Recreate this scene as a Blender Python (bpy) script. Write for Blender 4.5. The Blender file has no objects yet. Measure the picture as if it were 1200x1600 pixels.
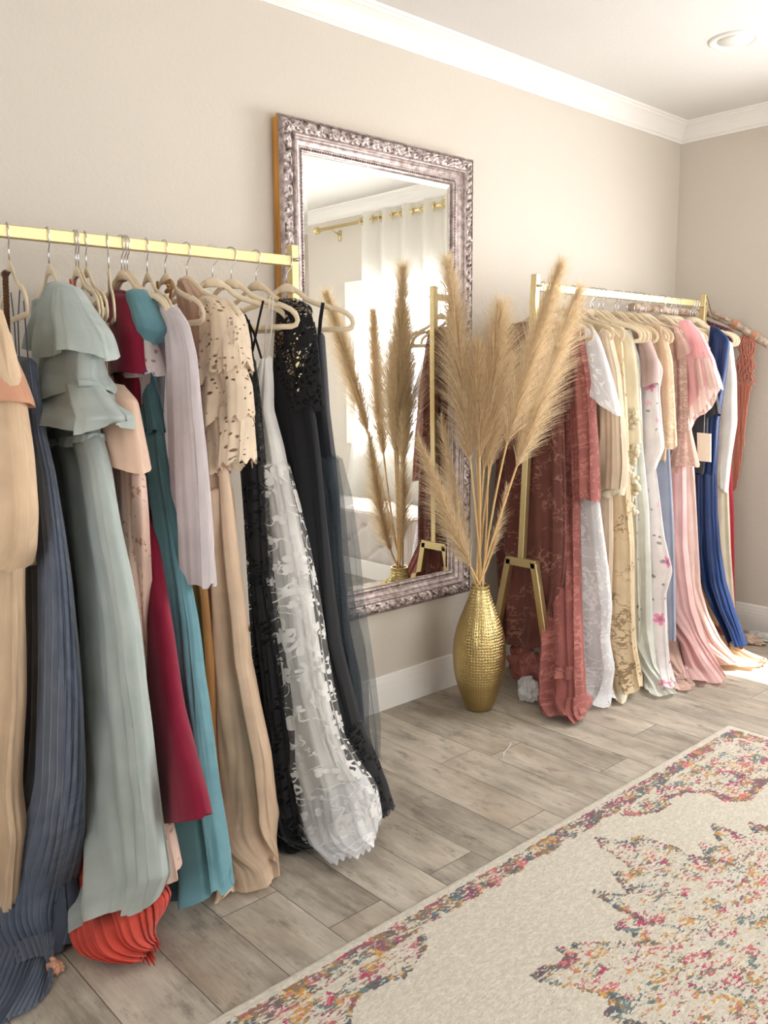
import bpy, bmesh, math, random
from mathutils import Vector, Matrix, noise
C = bpy.context.scene
COL = C.collection
PI = math.pi
rnd = random.Random(7)
# ------------------------------------------------------------------ camera (calibrated, metres)
CF, YAW, PITCH, ROLL, CD, CH = 1354.972, 0.7388766, 0.1530065, -0.0069145, 2.534896, 1.35
fw = Vector((math.sin(YAW)*math.cos(PITCH), math.cos(YAW)*math.cos(PITCH), -math.sin(PITCH)))
r0 = Vector((math.cos(YAW), -math.sin(YAW), 0)); u0 = r0.cross(fw)
rt = math.cos(ROLL)*r0 + math.sin(ROLL)*u0
up = -math.sin(ROLL)*r0 + math.cos(ROLL)*u0
CO = Vector((0, -CD, CH))
cd = bpy.data.cameras.new('camera'); cam = bpy.data.objects.new('camera', cd); COL.objects.link(cam)
M3 = Matrix((rt, up, -fw)).transposed()
cam.matrix_world = Matrix.Translation(CO) @ M3.to_4x4()
cd.sensor_fit = 'VERTICAL'; cd.sensor_height = 36; cd.lens = CF/1600*36; cd.clip_start = .02
C.camera = cam
# ------------------------------------------------------------------ light and exposure
C.view_settings.view_transform = 'Standard'; C.view_settings.look = 'None'
C.view_settings.gamma = 1; C.view_settings.use_curve_mapping = False
C.view_settings.exposure = 0.10
W = bpy.data.worlds.new('world'); C.world = W; W.use_nodes = True
W.node_tree.nodes['Background'].inputs[0].default_value = (.86, .93, 1, 1)
W.node_tree.nodes['Background'].inputs[1].default_value = 1.0
sd = bpy.data.lights.new('sun', 'SUN'); sd.energy = 14; sd.angle = .02; sd.color = (1, .95, .87)
sun = bpy.data.objects.new('sun', sd); COL.objects.link(sun)
sun.rotation_euler = Vector((-.9, .75, -2.03)).to_track_quat('-Z', 'Y').to_euler()
def area(name, loc, to, sx, sy, e, col):
    l = bpy.data.lights.new(name, 'AREA'); l.shape = 'RECTANGLE'; l.size = sx; l.size_y = sy; l.energy = e; l.color = col
    o = bpy.data.objects.new(name, l); COL.objects.link(o); o.location = loc
    o.rotation_euler = (Vector(to)-Vector(loc)).to_track_quat('-Z', 'Y').to_euler(); return o
# daylight from outside the far window; rear and side ones are unseen, added fill
area('daylight_far_window', (4.75, -1.88, 1.5), (3, -1.88, 1.4), 1.9, 1.25, 150, (1, .99, .985))
area('fill_rear_window', (2.4, -4.3, 1.45), (2.4, 0, 1.35), 2.9, 1.5, 50, (1, .99, .985))
area('fill_side_window', (-1.75, -2.3, 1.45), (0, -2.2, 1.35), 1.9, 1.5, 46, (1, .99, .985))

# ------------------------------------------------------------------ unprojection of traced points
def ray(p):
    return fw + (p[0]-600)/CF*rt + (800-p[1])/CF*up
def hit(p, ax, val):
    d = ray(p); t = (val-CO[ax])/d[ax]; return CO + t*d
def hitplane(p, org, n):
    d = ray(p); den = d.dot(n)
    t = (Vector(org)-CO).dot(n)/den
    q = CO + t*d
    if q.z < .006: q = hit(p, 2, .006)
    return q

# ------------------------------------------------------------------ helpers
def tag(o, label=None, cat=None, group=None, kind=None):
    if label: o['label'] = label
    if cat: o['category'] = cat
    if group: o['group'] = group
    if kind: o['kind'] = kind
    return o
def thing(name, label, cat, loc=(0, 0, 0), group=None):
    o = bpy.data.objects.new(name, None); COL.objects.link(o); o.location = loc; o.empty_display_size = .05
    return tag(o, label, cat, group)
def mesh_obj(name, verts, faces, mat, parent=None, smooth=True, uvs=None):
    me = bpy.data.meshes.new(name)
    if parent is not None and parent.type == 'EMPTY' or parent is not None:
        off = world_loc(parent); verts = [Vector(v)-off for v in verts]
    me.from_pydata([tuple(v) for v in verts], [], faces)
    if uvs:
        ul = me.uv_layers.new(name='UVMap')
        for poly in me.polygons:
            for li in poly.loop_indices:
                ul.data[li].uv = uvs[me.loops[li].vertex_index]
    me.update()
    if smooth: me.polygons.foreach_set('use_smooth', [True]*len(me.polygons))
    me.materials.append(mat)
    o = bpy.data.objects.new(name, me); COL.objects.link(o)
    if parent is not None: o.parent = parent
    return o
def world_loc(o):
    v = Vector((0, 0, 0))
    while o is not None: v += Vector(o.location); o = o.parent
    return v
class MB:
    def __init__(s): s.v = []; s.f = []; s.uv = []
    def add(s, vs, fs, uv=None):
        b = len(s.v); s.v += [Vector(v) for v in vs]; s.f += [tuple(i+b for i in f) for f in fs]
        s.uv += uv if uv else [(v[0], v[1]) for v in vs]
    def box(s, a, b):
        x0, y0, z0 = a; x1, y1, z1 = b
        s.add([(x0,y0,z0),(x1,y0,z0),(x1,y1,z0),(x0,y1,z0),(x0,y0,z1),(x1,y0,z1),(x1,y1,z1),(x0,y1,z1)],
              [(0,3,2,1),(4,5,6,7),(0,1,5,4),(1,2,6,5),(2,3,7,6),(3,0,4,7)])
    def tube(s, pts, rad, n=8, flat=1.0, cap=True, ref=None):
        pts = [Vector(p) for p in pts]; m = len(pts)
        if not isinstance(rad, (list, tuple)): rad = [rad]*m
        vs = []; fs = []; pn = None
        for i, p in enumerate(pts):
            t = (pts[min(i+1, m-1)]-pts[max(i-1, 0)])
            t = t.normalized() if t.length > 1e-9 else Vector((0, 0, 1))
            if pn is None:
                a = Vector(ref) if ref is not None else (Vector((0, 0, 1)) if abs(t.z) < .9 else Vector((1, 0, 0)))
                pn = (a - t*a.dot(t)).normalized()
            else:
                if ref is not None: pn = Vector(ref)
                pn = (pn - t*pn.dot(t)); pn = pn.normalized() if pn.length > 1e-6 else Vector((1, 0, 0))
            bn = t.cross(pn)
            for k in range(n):
                a = 2*PI*k/n; vs.append(p + pn*math.cos(a)*rad[i]*flat + bn*math.sin(a)*rad[i])
        for i in range(m-1):
            for k in range(n):
                fs.append((i*n+k, i*n+(k+1) % n, (i+1)*n+(k+1) % n, (i+1)*n+k))
        if cap: fs.append(tuple(range(n-1, -1, -1))); fs.append(tuple((m-1)*n+k for k in range(n)))
        s.add(vs, fs)
    def lathe(s, prof, c=(0, 0, 0), n=48, cap=True):
        vs = []; fs = []; uv = []
        for i, (r, z) in enumerate(prof):
            for k in range(n):
                a = 2*PI*k/n; vs.append((c[0]+r*math.cos(a), c[1]+r*math.sin(a), c[2]+z)); uv.append((k/n, z))
        for i in range(len(prof)-1):
            for k in range(n): fs.append((i*n+k, i*n+(k+1) % n, (i+1)*n+(k+1) % n, (i+1)*n+k))
        if cap: fs.append(tuple(range(n-1, -1, -1)))
        s.add(vs, fs, uv)
    def build(s, name, mat, parent=None, smooth=True, bevel=0):
        o = mesh_obj(name, s.v, s.f, mat, parent, smooth, s.uv)
        if bevel:
            m = o.modifiers.new('bevel', 'BEVEL'); m.width = bevel; m.segments = 2; m.limit_method = 'ANGLE'
        return o

# ------------------------------------------------------------------ materials
def srgb(c):
    return tuple(((x/255)/12.92 if x/255 <= .04045 else ((x/255+.055)/1.055)**2.4) for x in c) + (1,)
class NT:
    def __init__(s, name):
        s.m = bpy.data.materials.new(name); s.m.use_nodes = True; s.t = s.m.node_tree; s.n = s.t.nodes; s.n.clear()
        s.out = s.n.new('ShaderNodeOutputMaterial')
    def node(s, typ, **kw):
        n = s.n.new(typ)
        for k, v in kw.items():
            if k.startswith('i_'):
                key = k[2:]; key = int(key) if key.isdigit() else key.replace('_', ' ')
                s.set(n.inputs[key], v)
            else: setattr(n, k, v)
        return n
    def set(s, inp, v):
        if isinstance(v, bpy.types.NodeSocket): s.t.links.new(v, inp)
        else: inp.default_value = v
    def math(s, op, a, b=0.0, c=None):
        n = s.n.new('ShaderNodeMath'); n.operation = op; s.set(n.inputs[0], a); s.set(n.inputs[1], b)
        if c is not None: s.set(n.inputs[2], c)
        return n.outputs[0]
    def mix(s, f, a, b):
        n = s.n.new('ShaderNodeMix'); n.data_type = 'RGBA'; s.set(n.inputs[0], f); s.set(n.inputs[6], a); s.set(n.inputs[7], b)
        return n.outputs[2]
    def ramp(s, f, lo, hi):
        n = s.n.new('ShaderNodeMapRange'); s.set(n.inputs[0], f); s.set(n.inputs[1], lo); s.set(n.inputs[2], hi); return n.outputs[0]
    def uv(s, sc=(1, 1, 1)):
        t = s.node('ShaderNodeUVMap'); m = s.node('ShaderNodeMapping'); s.t.links.new(t.outputs[0], m.inputs[0]); m.inputs['Scale'].default_value = sc
        return m.outputs[0]
    def pos(s, sc=(1, 1, 1), rot=(0, 0, 0)):
        t = s.node('ShaderNodeNewGeometry'); m = s.node('ShaderNodeMapping'); s.t.links.new(t.outputs['Position'], m.inputs[0])
        m.inputs['Scale'].default_value = sc; m.inputs['Rotation'].default_value = rot; return m.outputs[0]
    def noise(s, vec, scale, detail=3, rough=.5, out=0):
        n = s.node('ShaderNodeTexNoise'); s.set(n.inputs['Vector'], vec); n.inputs['Scale'].default_value = scale
        n.inputs['Detail'].default_value = detail; n.inputs['Roughness'].default_value = rough; return n.outputs[out]
    def vor(s, vec, scale, feature='F1', out='Distance', rand=1.0):
        n = s.node('ShaderNodeTexVoronoi'); n.feature = feature; s.set(n.inputs['Vector'], vec); n.inputs['Scale'].default_value = scale
        n.inputs['Randomness'].default_value = rand; return n.outputs[out]
    def flower(s, vec, scale, petals=5, size=.42, rand=.8):
        vo = s.node('ShaderNodeTexVoronoi'); s.set(vo.inputs['Vector'], vec); vo.inputs['Scale'].default_value = scale; vo.inputs['Randomness'].default_value = rand
        sub = s.node('ShaderNodeVectorMath', operation='SUBTRACT'); s.set(sub.inputs[0], vec); s.t.links.new(vo.outputs['Position'], sub.inputs[1])
        sp = s.node('ShaderNodeSeparateXYZ'); s.t.links.new(sub.outputs[0], sp.inputs[0]); rc = s.node('ShaderNodeSeparateColor'); s.t.links.new(vo.outputs['Color'], rc.inputs[0])
        an = s.math('ADD', s.math('ARCTAN2', sp.outputs[1], sp.outputs[0]), s.math('MULTIPLY', rc.outputs[2], 6.28))
        pe = s.math('ABSOLUTE', s.math('COSINE', s.math('MULTIPLY', an, petals/2)))
        lim = s.math('MULTIPLY', s.math('ADD', .42, s.math('MULTIPLY', s.math('POWER', pe, .6), .58)), s.math('MULTIPLY', s.math('ADD', .55, s.math('MULTIPLY', rc.outputs[0], .45)), size))
        return s.math('SUBTRACT', lim, vo.outputs['Distance']), rc.outputs[0], rc.outputs[1], vo.outputs['Distance']
    def bump(s, h, st=.3, d=.01):
        n = s.node('ShaderNodeBump'); s.set(n.inputs['Height'], h); n.inputs['Strength'].default_value = st; n.inputs['Distance'].default_value = d
        return n.outputs[0]
    def bsdf(s, col, rough=.6, metal=0., normal=None, spec=.5, sheen=0., **kw):
        b = s.node('ShaderNodeBsdfPrincipled'); s.set(b.inputs['Base Color'], col); s.set(b.inputs['Roughness'], rough)
        s.set(b.inputs['Metallic'], metal); b.inputs['Specular IOR Level'].default_value = spec; b.inputs['Sheen Weight'].default_value = sheen
        b.inputs['Sheen Roughness'].default_value = .4
        if normal is not None: s.set(b.inputs['Normal'], normal)
        return b.outputs[0]
    def mixs(s, f, a, b):
        n = s.n.new('ShaderNodeMixShader'); s.set(n.inputs[0], f); s.t.links.new(a, n.inputs[1]); s.t.links.new(b, n.inputs[2]); return n.outputs[0]
    def done(s, sh):
        s.t.links.new(sh, s.out.inputs[0]); return s.m
def simple(name, col, rough=.6, metal=0., spec=.5, sheen=0.):
    t = NT(name); return t.done(t.bsdf(srgb(col), rough, metal, spec=spec, sheen=sheen))
def wallmat(name, col, sc=70, st=.35):
    t = NT(name); p = t.pos(); h = t.math('ADD', t.noise(p, sc, 4, .55), t.math('MULTIPLY', t.noise(p, sc*3, 2), .4))
    c = t.mix(t.noise(p, 1.3, 2), srgb(col), srgb([x*.97 for x in col]))
    return t.done(t.bsdf(c, .75, normal=t.bump(h, st, .006), spec=.25))
M_wall = wallmat('painted_wall', (216, 208, 196))
M_ceil = wallmat('painted_ceiling', (230, 228, 224), 80, .3)
M_trim = simple('white_trim_paint', (244, 241, 236), .38)
def floor_material():
    t = NT('grey_wood_plank'); g = t.node('ShaderNodeNewGeometry'); sp = t.node('ShaderNodeSeparateXYZ'); t.t.links.new(g.outputs['Position'], sp.inputs[0])
    PWD = .1748
    xs = t.math('DIVIDE', t.math('SUBTRACT', sp.outputs[0], .697-PWD*20), PWD)
    row = t.math('FLOOR', xs); fx = t.math('FRACT', xs)
    wn = t.node('ShaderNodeTexWhiteNoise'); wn.noise_dimensions = '1D'; t.t.links.new(row, wn.inputs['W'])
    ys = t.math('ADD', t.math('DIVIDE', sp.outputs[1], 1.22), t.math('MULTIPLY', wn.outputs['Value'], 7.31))
    cel = t.math('FLOOR', ys); fy = t.math('FRACT', ys)
    wn2 = t.node('ShaderNodeTexWhiteNoise'); wn2.noise_dimensions = '2D'
    cb = t.node('ShaderNodeCombineXYZ'); t.t.links.new(row, cb.inputs[0]); t.t.links.new(cel, cb.inputs[1]); t.t.links.new(cb.outputs[0], wn2.inputs['Vector'])
    rv = wn2.outputs['Value']
    # grain coordinates shifted per plank
    cv = t.node('ShaderNodeCombineXYZ'); t.set(cv.inputs[0], t.math('ADD', sp.outputs[0], t.math('MULTIPLY', rv, 13.0))); t.set(cv.inputs[1], t.math('ADD', sp.outputs[1], t.math('MULTIPLY', rv, 31.0)))
    m = t.node('ShaderNodeMapping'); t.t.links.new(cv.outputs[0], m.inputs[0]); m.inputs['Scale'].default_value = (14, 1.6, 1)
    m2 = t.node('ShaderNodeMapping'); t.t.links.new(cv.outputs[0], m2.inputs[0]); m2.inputs['Scale'].default_value = (5, 2.2, 1)
    gr = t.noise(m.outputs[0], 2.2, 8, .68); blot = t.noise(m2.outputs[0], 1.6, 5, .62)
    m3 = t.node('ShaderNodeMapping'); t.t.links.new(cv.outputs[0], m3.inputs[0]); m3.inputs['Scale'].default_value = (60, 5, 1)
    fine = t.noise(m3.outputs[0], 3, 3, .6)
    v = t.math('ADD', t.math('MULTIPLY', gr, .5), t.math('ADD', t.math('MULTIPLY', blot, .62), t.math('MULTIPLY', rv, .13)))
    v = t.math('ADD', v, t.math('MULTIPLY', fine, .14))
    f = t.ramp(v, .44, .92)
    c = t.mix(f, srgb((104, 95, 84)), srgb((206, 196, 180)))
    dark = t.ramp(t.noise(m2.outputs[0], 3.1, 6, .72), .55, .68)
    c = t.mix(t.math('MULTIPLY', dark, .6), c, srgb((88, 79, 70)))
    m4 = t.node('ShaderNodeMapping'); t.t.links.new(cv.outputs[0], m4.inputs[0]); m4.inputs['Scale'].default_value = (3.2, 1.1, 1)
    warm = t.ramp(t.noise(m4.outputs[0], 1.3, 4, .6), .50, .68); c = t.mix(t.math('MULTIPLY', warm, .35), c, srgb((150, 126, 106)))
    m5 = t.node('ShaderNodeMapping'); t.t.links.new(cv.outputs[0], m5.inputs[0]); m5.inputs['Scale'].default_value = (26, 3.5, 1)
    scr = t.ramp(t.noise(m5.outputs[0], 3.0, 5, .75), .60, .66); c = t.mix(t.math('MULTIPLY', scr, .5), c, srgb((84, 76, 66)))
    ed = t.math('MINIMUM', t.math('MINIMUM', fx, t.math('SUBTRACT', 1.0, fx)), 1.0)
    ey = t.math('MULTIPLY', t.math('MINIMUM', fy, t.math('SUBTRACT', 1.0, fy)), 7.0)
    e = t.math('MINIMUM', ed, ey); seam = t.ramp(e, .0, .011)
    c = t.mix(seam, srgb((62, 55, 50)), c)
    h = t.math('ADD', t.math('MULTIPLY', seam, 1.0), t.math('MULTIPLY', gr, .35))
    return t.done(t.bsdf(c, t.ramp(gr, -.6, 1.6), normal=t.bump(h, .35, .004), spec=.4))
M_floor = floor_material()

def fabric(name, col, rough=.85, sheen=.25, sheer=0.0, transl=.22, weave=900, wst=.12, streak=.0, col2=None, pat=None, pcol=None, psc=1., metal=0., crease=0.):
    t = NT(name); uv = t.uv(); c = srgb(col); alpha = None
    if col2 is None: col2 = [x*.93 for x in col]
    c = t.mix(t.ramp(t.noise(uv, 9, 3), .35, .65), c, srgb(col2))
    h = t.math('MULTIPLY', t.noise(t.uv((1, .35, 1)), weave/3, 2), .3)
    if streak:
        st = t.noise(t.uv((1, .04, 1)), 60, 3, .6); c = t.mix(t.math('MULTIPLY', t.ramp(st, .4, .65), streak), c, srgb([x*.72 for x in col]))
        h = t.math('ADD', h, t.math('MULTIPLY', st, 1.2))
    if crease:
        h = t.math('ADD', h, t.math('MULTIPLY', t.noise(t.uv((1, .3, 1)), 22, 5, .6), crease*6))
    if pat == 'floral':
        fl, r1, r2, dist = t.flower(uv, 15*psc, 5, .40)
        mk = t.math('MULTIPLY', t.ramp(fl, 0, .04), t.math('GREATER_THAN', r2, .35))
        pc = t.mix(t.math('GREATER_THAN', r1, .5), srgb(pcol[0]), srgb(pcol[1]))
        pc = t.mix(t.ramp(dist, .04, .22), pc, srgb([min(255, x*1.25+20) for x in pcol[0]]))
        c = t.mix(t.math('MULTIPLY', mk, .85), c, pc)
        lf, q1, q2, d2 = t.flower(uv, 34*psc, 2, .34, 1.0)
        c = t.mix(t.math('MULTIPLY', t.math('MULTIPLY', t.ramp(lf, 0, .04), t.math('GREATER_THAN', q2, .55)), .7), c, srgb(pcol[1]))
    if pat == 'emb':      # embroidered vines over net
        a = t.noise(uv, 14*psc, 3, .6); ln = t.math('ABSOLUTE', t.math('SUBTRACT', a, .5)); lm = t.math('LESS_THAN', ln, .022)
        b = t.vor(uv, 60*psc); dots = t.math('LESS_THAN', b, .22)
        mk = t.math('MULTIPLY', t.math('MAXIMUM', lm, dots), t.ramp(t.noise(uv, 10*psc, 1), .45, .55))
        c = t.mix(t.math('MULTIPLY', mk, .75), c, srgb(pcol[0])); h = t.math('ADD', h, t.math('MULTIPLY', mk, 2.5))
    if pat in ('lace', 'lace_dense', 'blacklace'):
        e1 = t.vor(uv, 70*psc, 'DISTANCE_TO_EDGE'); net = t.math('LESS_THAN', e1, .11)
        flo = t.math('GREATER_THAN', t.math('ADD', t.noise(uv, 26*psc, 3, .6), t.math('MULTIPLY', t.vor(uv, 16*psc), -.35)), {'lace': .30, 'lace_dense': .18, 'blacklace': .37}[pat])
        alpha = t.math('MAXIMUM', net, flo); 
        rim = t.math('MULTIPLY', flo, 1.0); h = t.math('ADD', h, t.math('MULTIPLY', rim, 3.0))
        c = t.mix(t.math('MULTIPLY', t.math('SUBTRACT', 1.0, flo), .35), c, srgb([x*.8 for x in col]))
        alpha = t.math('MAXIMUM', alpha, sheer if sheer else .0)
    if pat == 'relief':
        f1, q1, q2, d1 = t.flower(uv, 13*psc, 6, .5, .7); f2, q3, q4, d2 = t.flower(uv, 34*psc, 4, .46, 1.0)
        vn = t.math('LESS_THAN', t.math('ABSOLUTE', t.math('SUBTRACT', t.noise(uv, 17*psc, 1), .5)), .018)
        band = t.ramp(t.noise(t.uv((1.6, .25, 1)), 5*psc, 1), .44, .50)
        ring = t.math('LESS_THAN', t.math('ABSOLUTE', t.math('SUBTRACT', f1, .05)), .028)
        mk = t.math('MULTIPLY', t.math('MAXIMUM', t.math('MAXIMUM', ring, t.ramp(f2, 0, .03)), vn), band)
        dots = t.math('MULTIPLY', t.math('LESS_THAN', t.vor(t.uv((1, 1, 1)), 85*psc, rand=.35), .16), t.math('SUBTRACT', 1.0, band))
        c = t.mix(t.math('MULTIPLY', mk, .55), c, srgb(pcol[0])); c = t.mix(t.math('MULTIPLY', dots, .55), c, srgb(pcol[1]))
        h = t.math('ADD', h, t.math('MULTIPLY', mk, 4.0)); 
        if sheer: alpha = t.math('MAXIMUM', mk, sheer)
    if pat == 'eyelet':
        vv = t.node('ShaderNodeTexVoronoi'); t.set(vv.inputs['Vector'], uv); vv.inputs['Scale'].default_value = 88*psc; vv.inputs['Randomness'].default_value = .8
        sx = t.node('ShaderNodeSeparateColor'); t.t.links.new(vv.outputs['Color'], sx.inputs[0])
        rad = t.math('MULTIPLY', t.ramp(sx.outputs[0], .10, .9), .40)
        hole = t.math('GREATER_THAN', rad, vv.outputs['Distance']); alpha = t.math('SUBTRACT', 1.0, hole)
        ring = t.math('LESS_THAN', vv.outputs['Distance'], t.math('ADD', rad, .12)); h = t.math('ADD', h, t.math('MULTIPLY', ring, 2.5))
    if pat == 'crochet':
        v = t.vor(uv, 95*psc, rand=.15); alpha = t.math('GREATER_THAN', v, .27); h = t.math('ADD', h, t.math('MULTIPLY', v, 4.0))
    if pat == 'petal':    # burnt-out organza: opaque petals on clear net
        fl, r1, r2, dist = t.flower(uv, 11*psc, 6, .52, .75)
        lf, q1, q2, d2 = t.flower(uv, 26*psc, 3, .46, 1.0)
        pt = t.math('MAXIMUM', t.math('GREATER_THAN', fl, .0), t.math('GREATER_THAN', lf, .0))
        vine = t.math('LESS_THAN', t.math('ABSOLUTE', t.math('SUBTRACT', t.noise(uv, 13, 1), .5)), .010)
        pt = t.math('MAXIMUM', pt, vine); h = t.math('ADD', h, t.math('MULTIPLY', pt, 1.5)); alpha = t.math('MAXIMUM', t.math('MULTIPLY', pt, .93), sheer)
    nrm = t.bump(h, wst, .003)
    b = t.bsdf(c, rough, metal, nrm, .3, sheen)
    if transl:
        tr = t.node('ShaderNodeBsdfTranslucent'); t.set(tr.inputs[0], c); t.set(tr.inputs['Normal'], nrm); b = t.mixs(transl, b, tr.outputs[0])
    if alpha is None and sheer: alpha = sheer
    if alpha is not None:
        tp = t.node('ShaderNodeBsdfTransparent'); b = t.mixs(alpha, tp.outputs[0], b)
    return t.done(b)
def gold_mat(name, col, rough=.28, hammered=False, brushed=False):
    t = NT(name); p = t.pos()
    if hammered:
        uv = t.uv((1, 1, 1)); m = t.node('ShaderNodeMapping'); t.t.links.new(uv, m.inputs[0]); m.inputs['Scale'].default_value = (58, 85, 1)
        v = t.vor(m.outputs[0], 1.0, rand=.25); n = t.bump(t.ramp(v, .0, .45), .55, .004)
    else: n = t.bump(t.noise(p, 300, 2), .03, .001)
    return t.done(t.bsdf(srgb(col), rough, 1.0, n))
M_gold = gold_mat('brushed_brass', (222, 204, 154), .42)
M_vase = gold_mat('hammered_brass', (196, 174, 120), .30, True)
M_chrome = simple('chrome', (205, 205, 208), .2, 1.)
M_velvet = simple('beige_velvet', (226, 208, 178), .85, sheen=.3)

# ------------------------------------------------------------------ the room
RX0, RX1, RY0, RH = -1.3, 4.48, -4.0, 2.67
def struct(name, mb, mat, **k):
    o = mb.build(name, mat, None, smooth=k.get('smooth', False)); o['kind'] = 'structure'; return o
b = MB(); b.box((RX0-.2, RY0-.2, -.12), (RX1+.2, .2, 0)); struct('floor', b, M_floor)
b = MB(); b.box((RX0-.2, RY0-.2, RH), (RX1+.2, .2, RH+.12)); struct('ceiling', b, M_ceil)
b = MB(); b.box((RX0-.15, 0, 0), (RX1+.15, .15, RH)); struct('wall_back', b, M_wall)
def wall_with_hole(name, axis, at, thick, a0, a1, h0, h1, z0, z1):
    b = MB()
    def bx(p0, p1, q0, q1):
        if p1 <= p0 or q1 <= q0: return
        if axis == 'x': b.box((at, p0, q0), (at+thick, p1, q1))
        else: b.box((p0, at, q0), (p1, at+thick, q1))
    bx(a0, h0, 0, RH); bx(h1, a1, 0, RH); bx(h0, h1, 0, z0); bx(h0, h1, z1, RH)
    return struct(name, b, M_wall)
wall_with_hole('wall_right', 'x', RX1, .15, RY0, 0, -2.80, -.95, .9, 2.03)
wall_with_hole('wall_front', 'y', RY0-.15, .15, RX0, RX1, 1.0, 3.8, .7, 2.2)
wall_with_hole('wall_left', 'x', RX0-.15, .15, RY0, 0, -3.2, -1.4, .7, 2.2)
def window(name, axis, at, h0, h1, z0, z1):
    root = bpy.data.objects.new(name, None); COL.objects.link(root); root['kind'] = 'structure'
    def bar(b, p0, p1, q0, q1, d0=-.02, d1=.10):
        if axis == 'x': b.box((at+d0, p0, q0), (at+d1, p1, q1))
        else: b.box((p0, at-d1, q0), (p1, at-d0, q1))
    b = MB(); w = .05
    bar(b, h0, h1, z0, z0+w); bar(b, h0, h1, z1-w, z1); bar(b, h0, h0+w, z0+w, z1-w); bar(b, h1-w, h1, z0+w, z1-w)
    mid = (h0+h1)/2; bar(b, mid-.025, mid+.025, z0+w, z1-w, .03, .09)
    b.build('window_frame', M_trim, root, False)
    b = MB(); bar(b, h0-.06, h0, z0-.06, z1+.06, -.018, 0); bar(b, h1, h1+.06, z0-.06, z1+.06, -.018, 0); bar(b, h0, h1, z1, z1+.06, -.018, 0); bar(b, h0, h1, z0-.06, z0, -.018, 0)
    b.build('window_casing', M_trim, root, False)
    t = bpy.data.materials.get('window_glass')
    if t is None:
        n = NT('window_glass'); gl = n.node('ShaderNodeBsdfGlossy'); gl.inputs['Roughness'].default_value = .02
        tp = n.node('ShaderNodeBsdfTransparent'); t = n.done(n.mixs(.05, tp.outputs[0], gl.outputs[0]))
    b = MB(); bar(b, h0+w, h1-w, z0+w, z1-w, .055, .06); b.build('pane', t, root, False)
    return root
window('window_1', 'x', RX1, -2.80, -.95, .9, 2.03)
window('unseen_window_2', 'y', RY0, 1.0, 3.8, .7, 2.2)  # unseen rear window, added so soft light reaches the racks
r = window('unseen_window_3', 'x', RX0-.13, -3.2, -1.4, .7, 2.2)  # unseen side window, added to brighten the garments' camera-facing sides
# crown moulding: cove profile (depth, drop)
CP = [(0, -.093), (.006, -.093), (.009, -.083), (.016, -.078), (.020, -.066), (.028, -.050), (.040, -.034), (.054, -.022), (.062, -.018), (.064, -.010), (.074, -.008), (.078, 0), (0, 0)]
BP = [(0, .145), (.006, .145), (.010, .140), (.012, .122), (.0135, .118), (.013, .108), (.0155, .106), (.016, .092), (.017, .086), (.0165, 0), (0, 0)]
def moulding(name, prof, zb, axis, at, sgn, a0, a1):
    vs = []; fs = []; n = len(prof)
    for a, e in ((a0, 0), (a1, 1)):
        for d, z in prof:
            aa = a + (d if e == 0 else -d) if True else a
            vs.append((aa, at+sgn*d, zb+z) if axis == 'y' else (at+sgn*d, aa, zb+z))
    for k in range(n): fs.append((k, (k+1) % n, n+(k+1) % n, n+k))
    fs += [tuple(range(n)), tuple(range(2*n-1, n-1, -1))]
    b = MB(); b.add(vs, fs); return struct(name, b, M_trim)
for nm, pr, z in (('trim', CP, RH), ('baseboard', BP, 0)):
    nn = {'trim': ('trim_1', 'trim_2', 'trim_3', 'trim_4'), 'baseboard': ('baseboard_back', 'baseboard_right', 'baseboard_front', 'baseboard_left')}[nm]
    moulding(nn[0], pr, z, 'y', 0, -1, RX0, RX1)
    moulding(nn[1], pr, z, 'x', RX1, -1, RY0, 0)
    moulding(nn[2], pr, z, 'y', RY0, 1, RX0, RX1)
    moulding(nn[3], pr, z, 'x', RX0, 1, RY0, 0)
# recessed ceiling light (off)
root = thing('recessed_ceiling_light', 'round white recessed ceiling light, switched off, in the ceiling near the far corner', 'ceiling light', (3.526, -.756, RH))
b = MB(); b.lathe([(.100, 0), (.100, -.005), (.092, -.009), (.078, -.007), (.070, -.001), (.066, .0)], (3.526, -.756, RH), 48, False); b.build('trim_ring', M_trim, root)
b = MB(); b.lathe([(.001, -.0025), (.069, -.0025), (.069, 0)], (3.526, -.756, RH), 48, False); b.build('diffuser', simple('frosted_diffuser', (238, 236, 230), .5), root)

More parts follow.
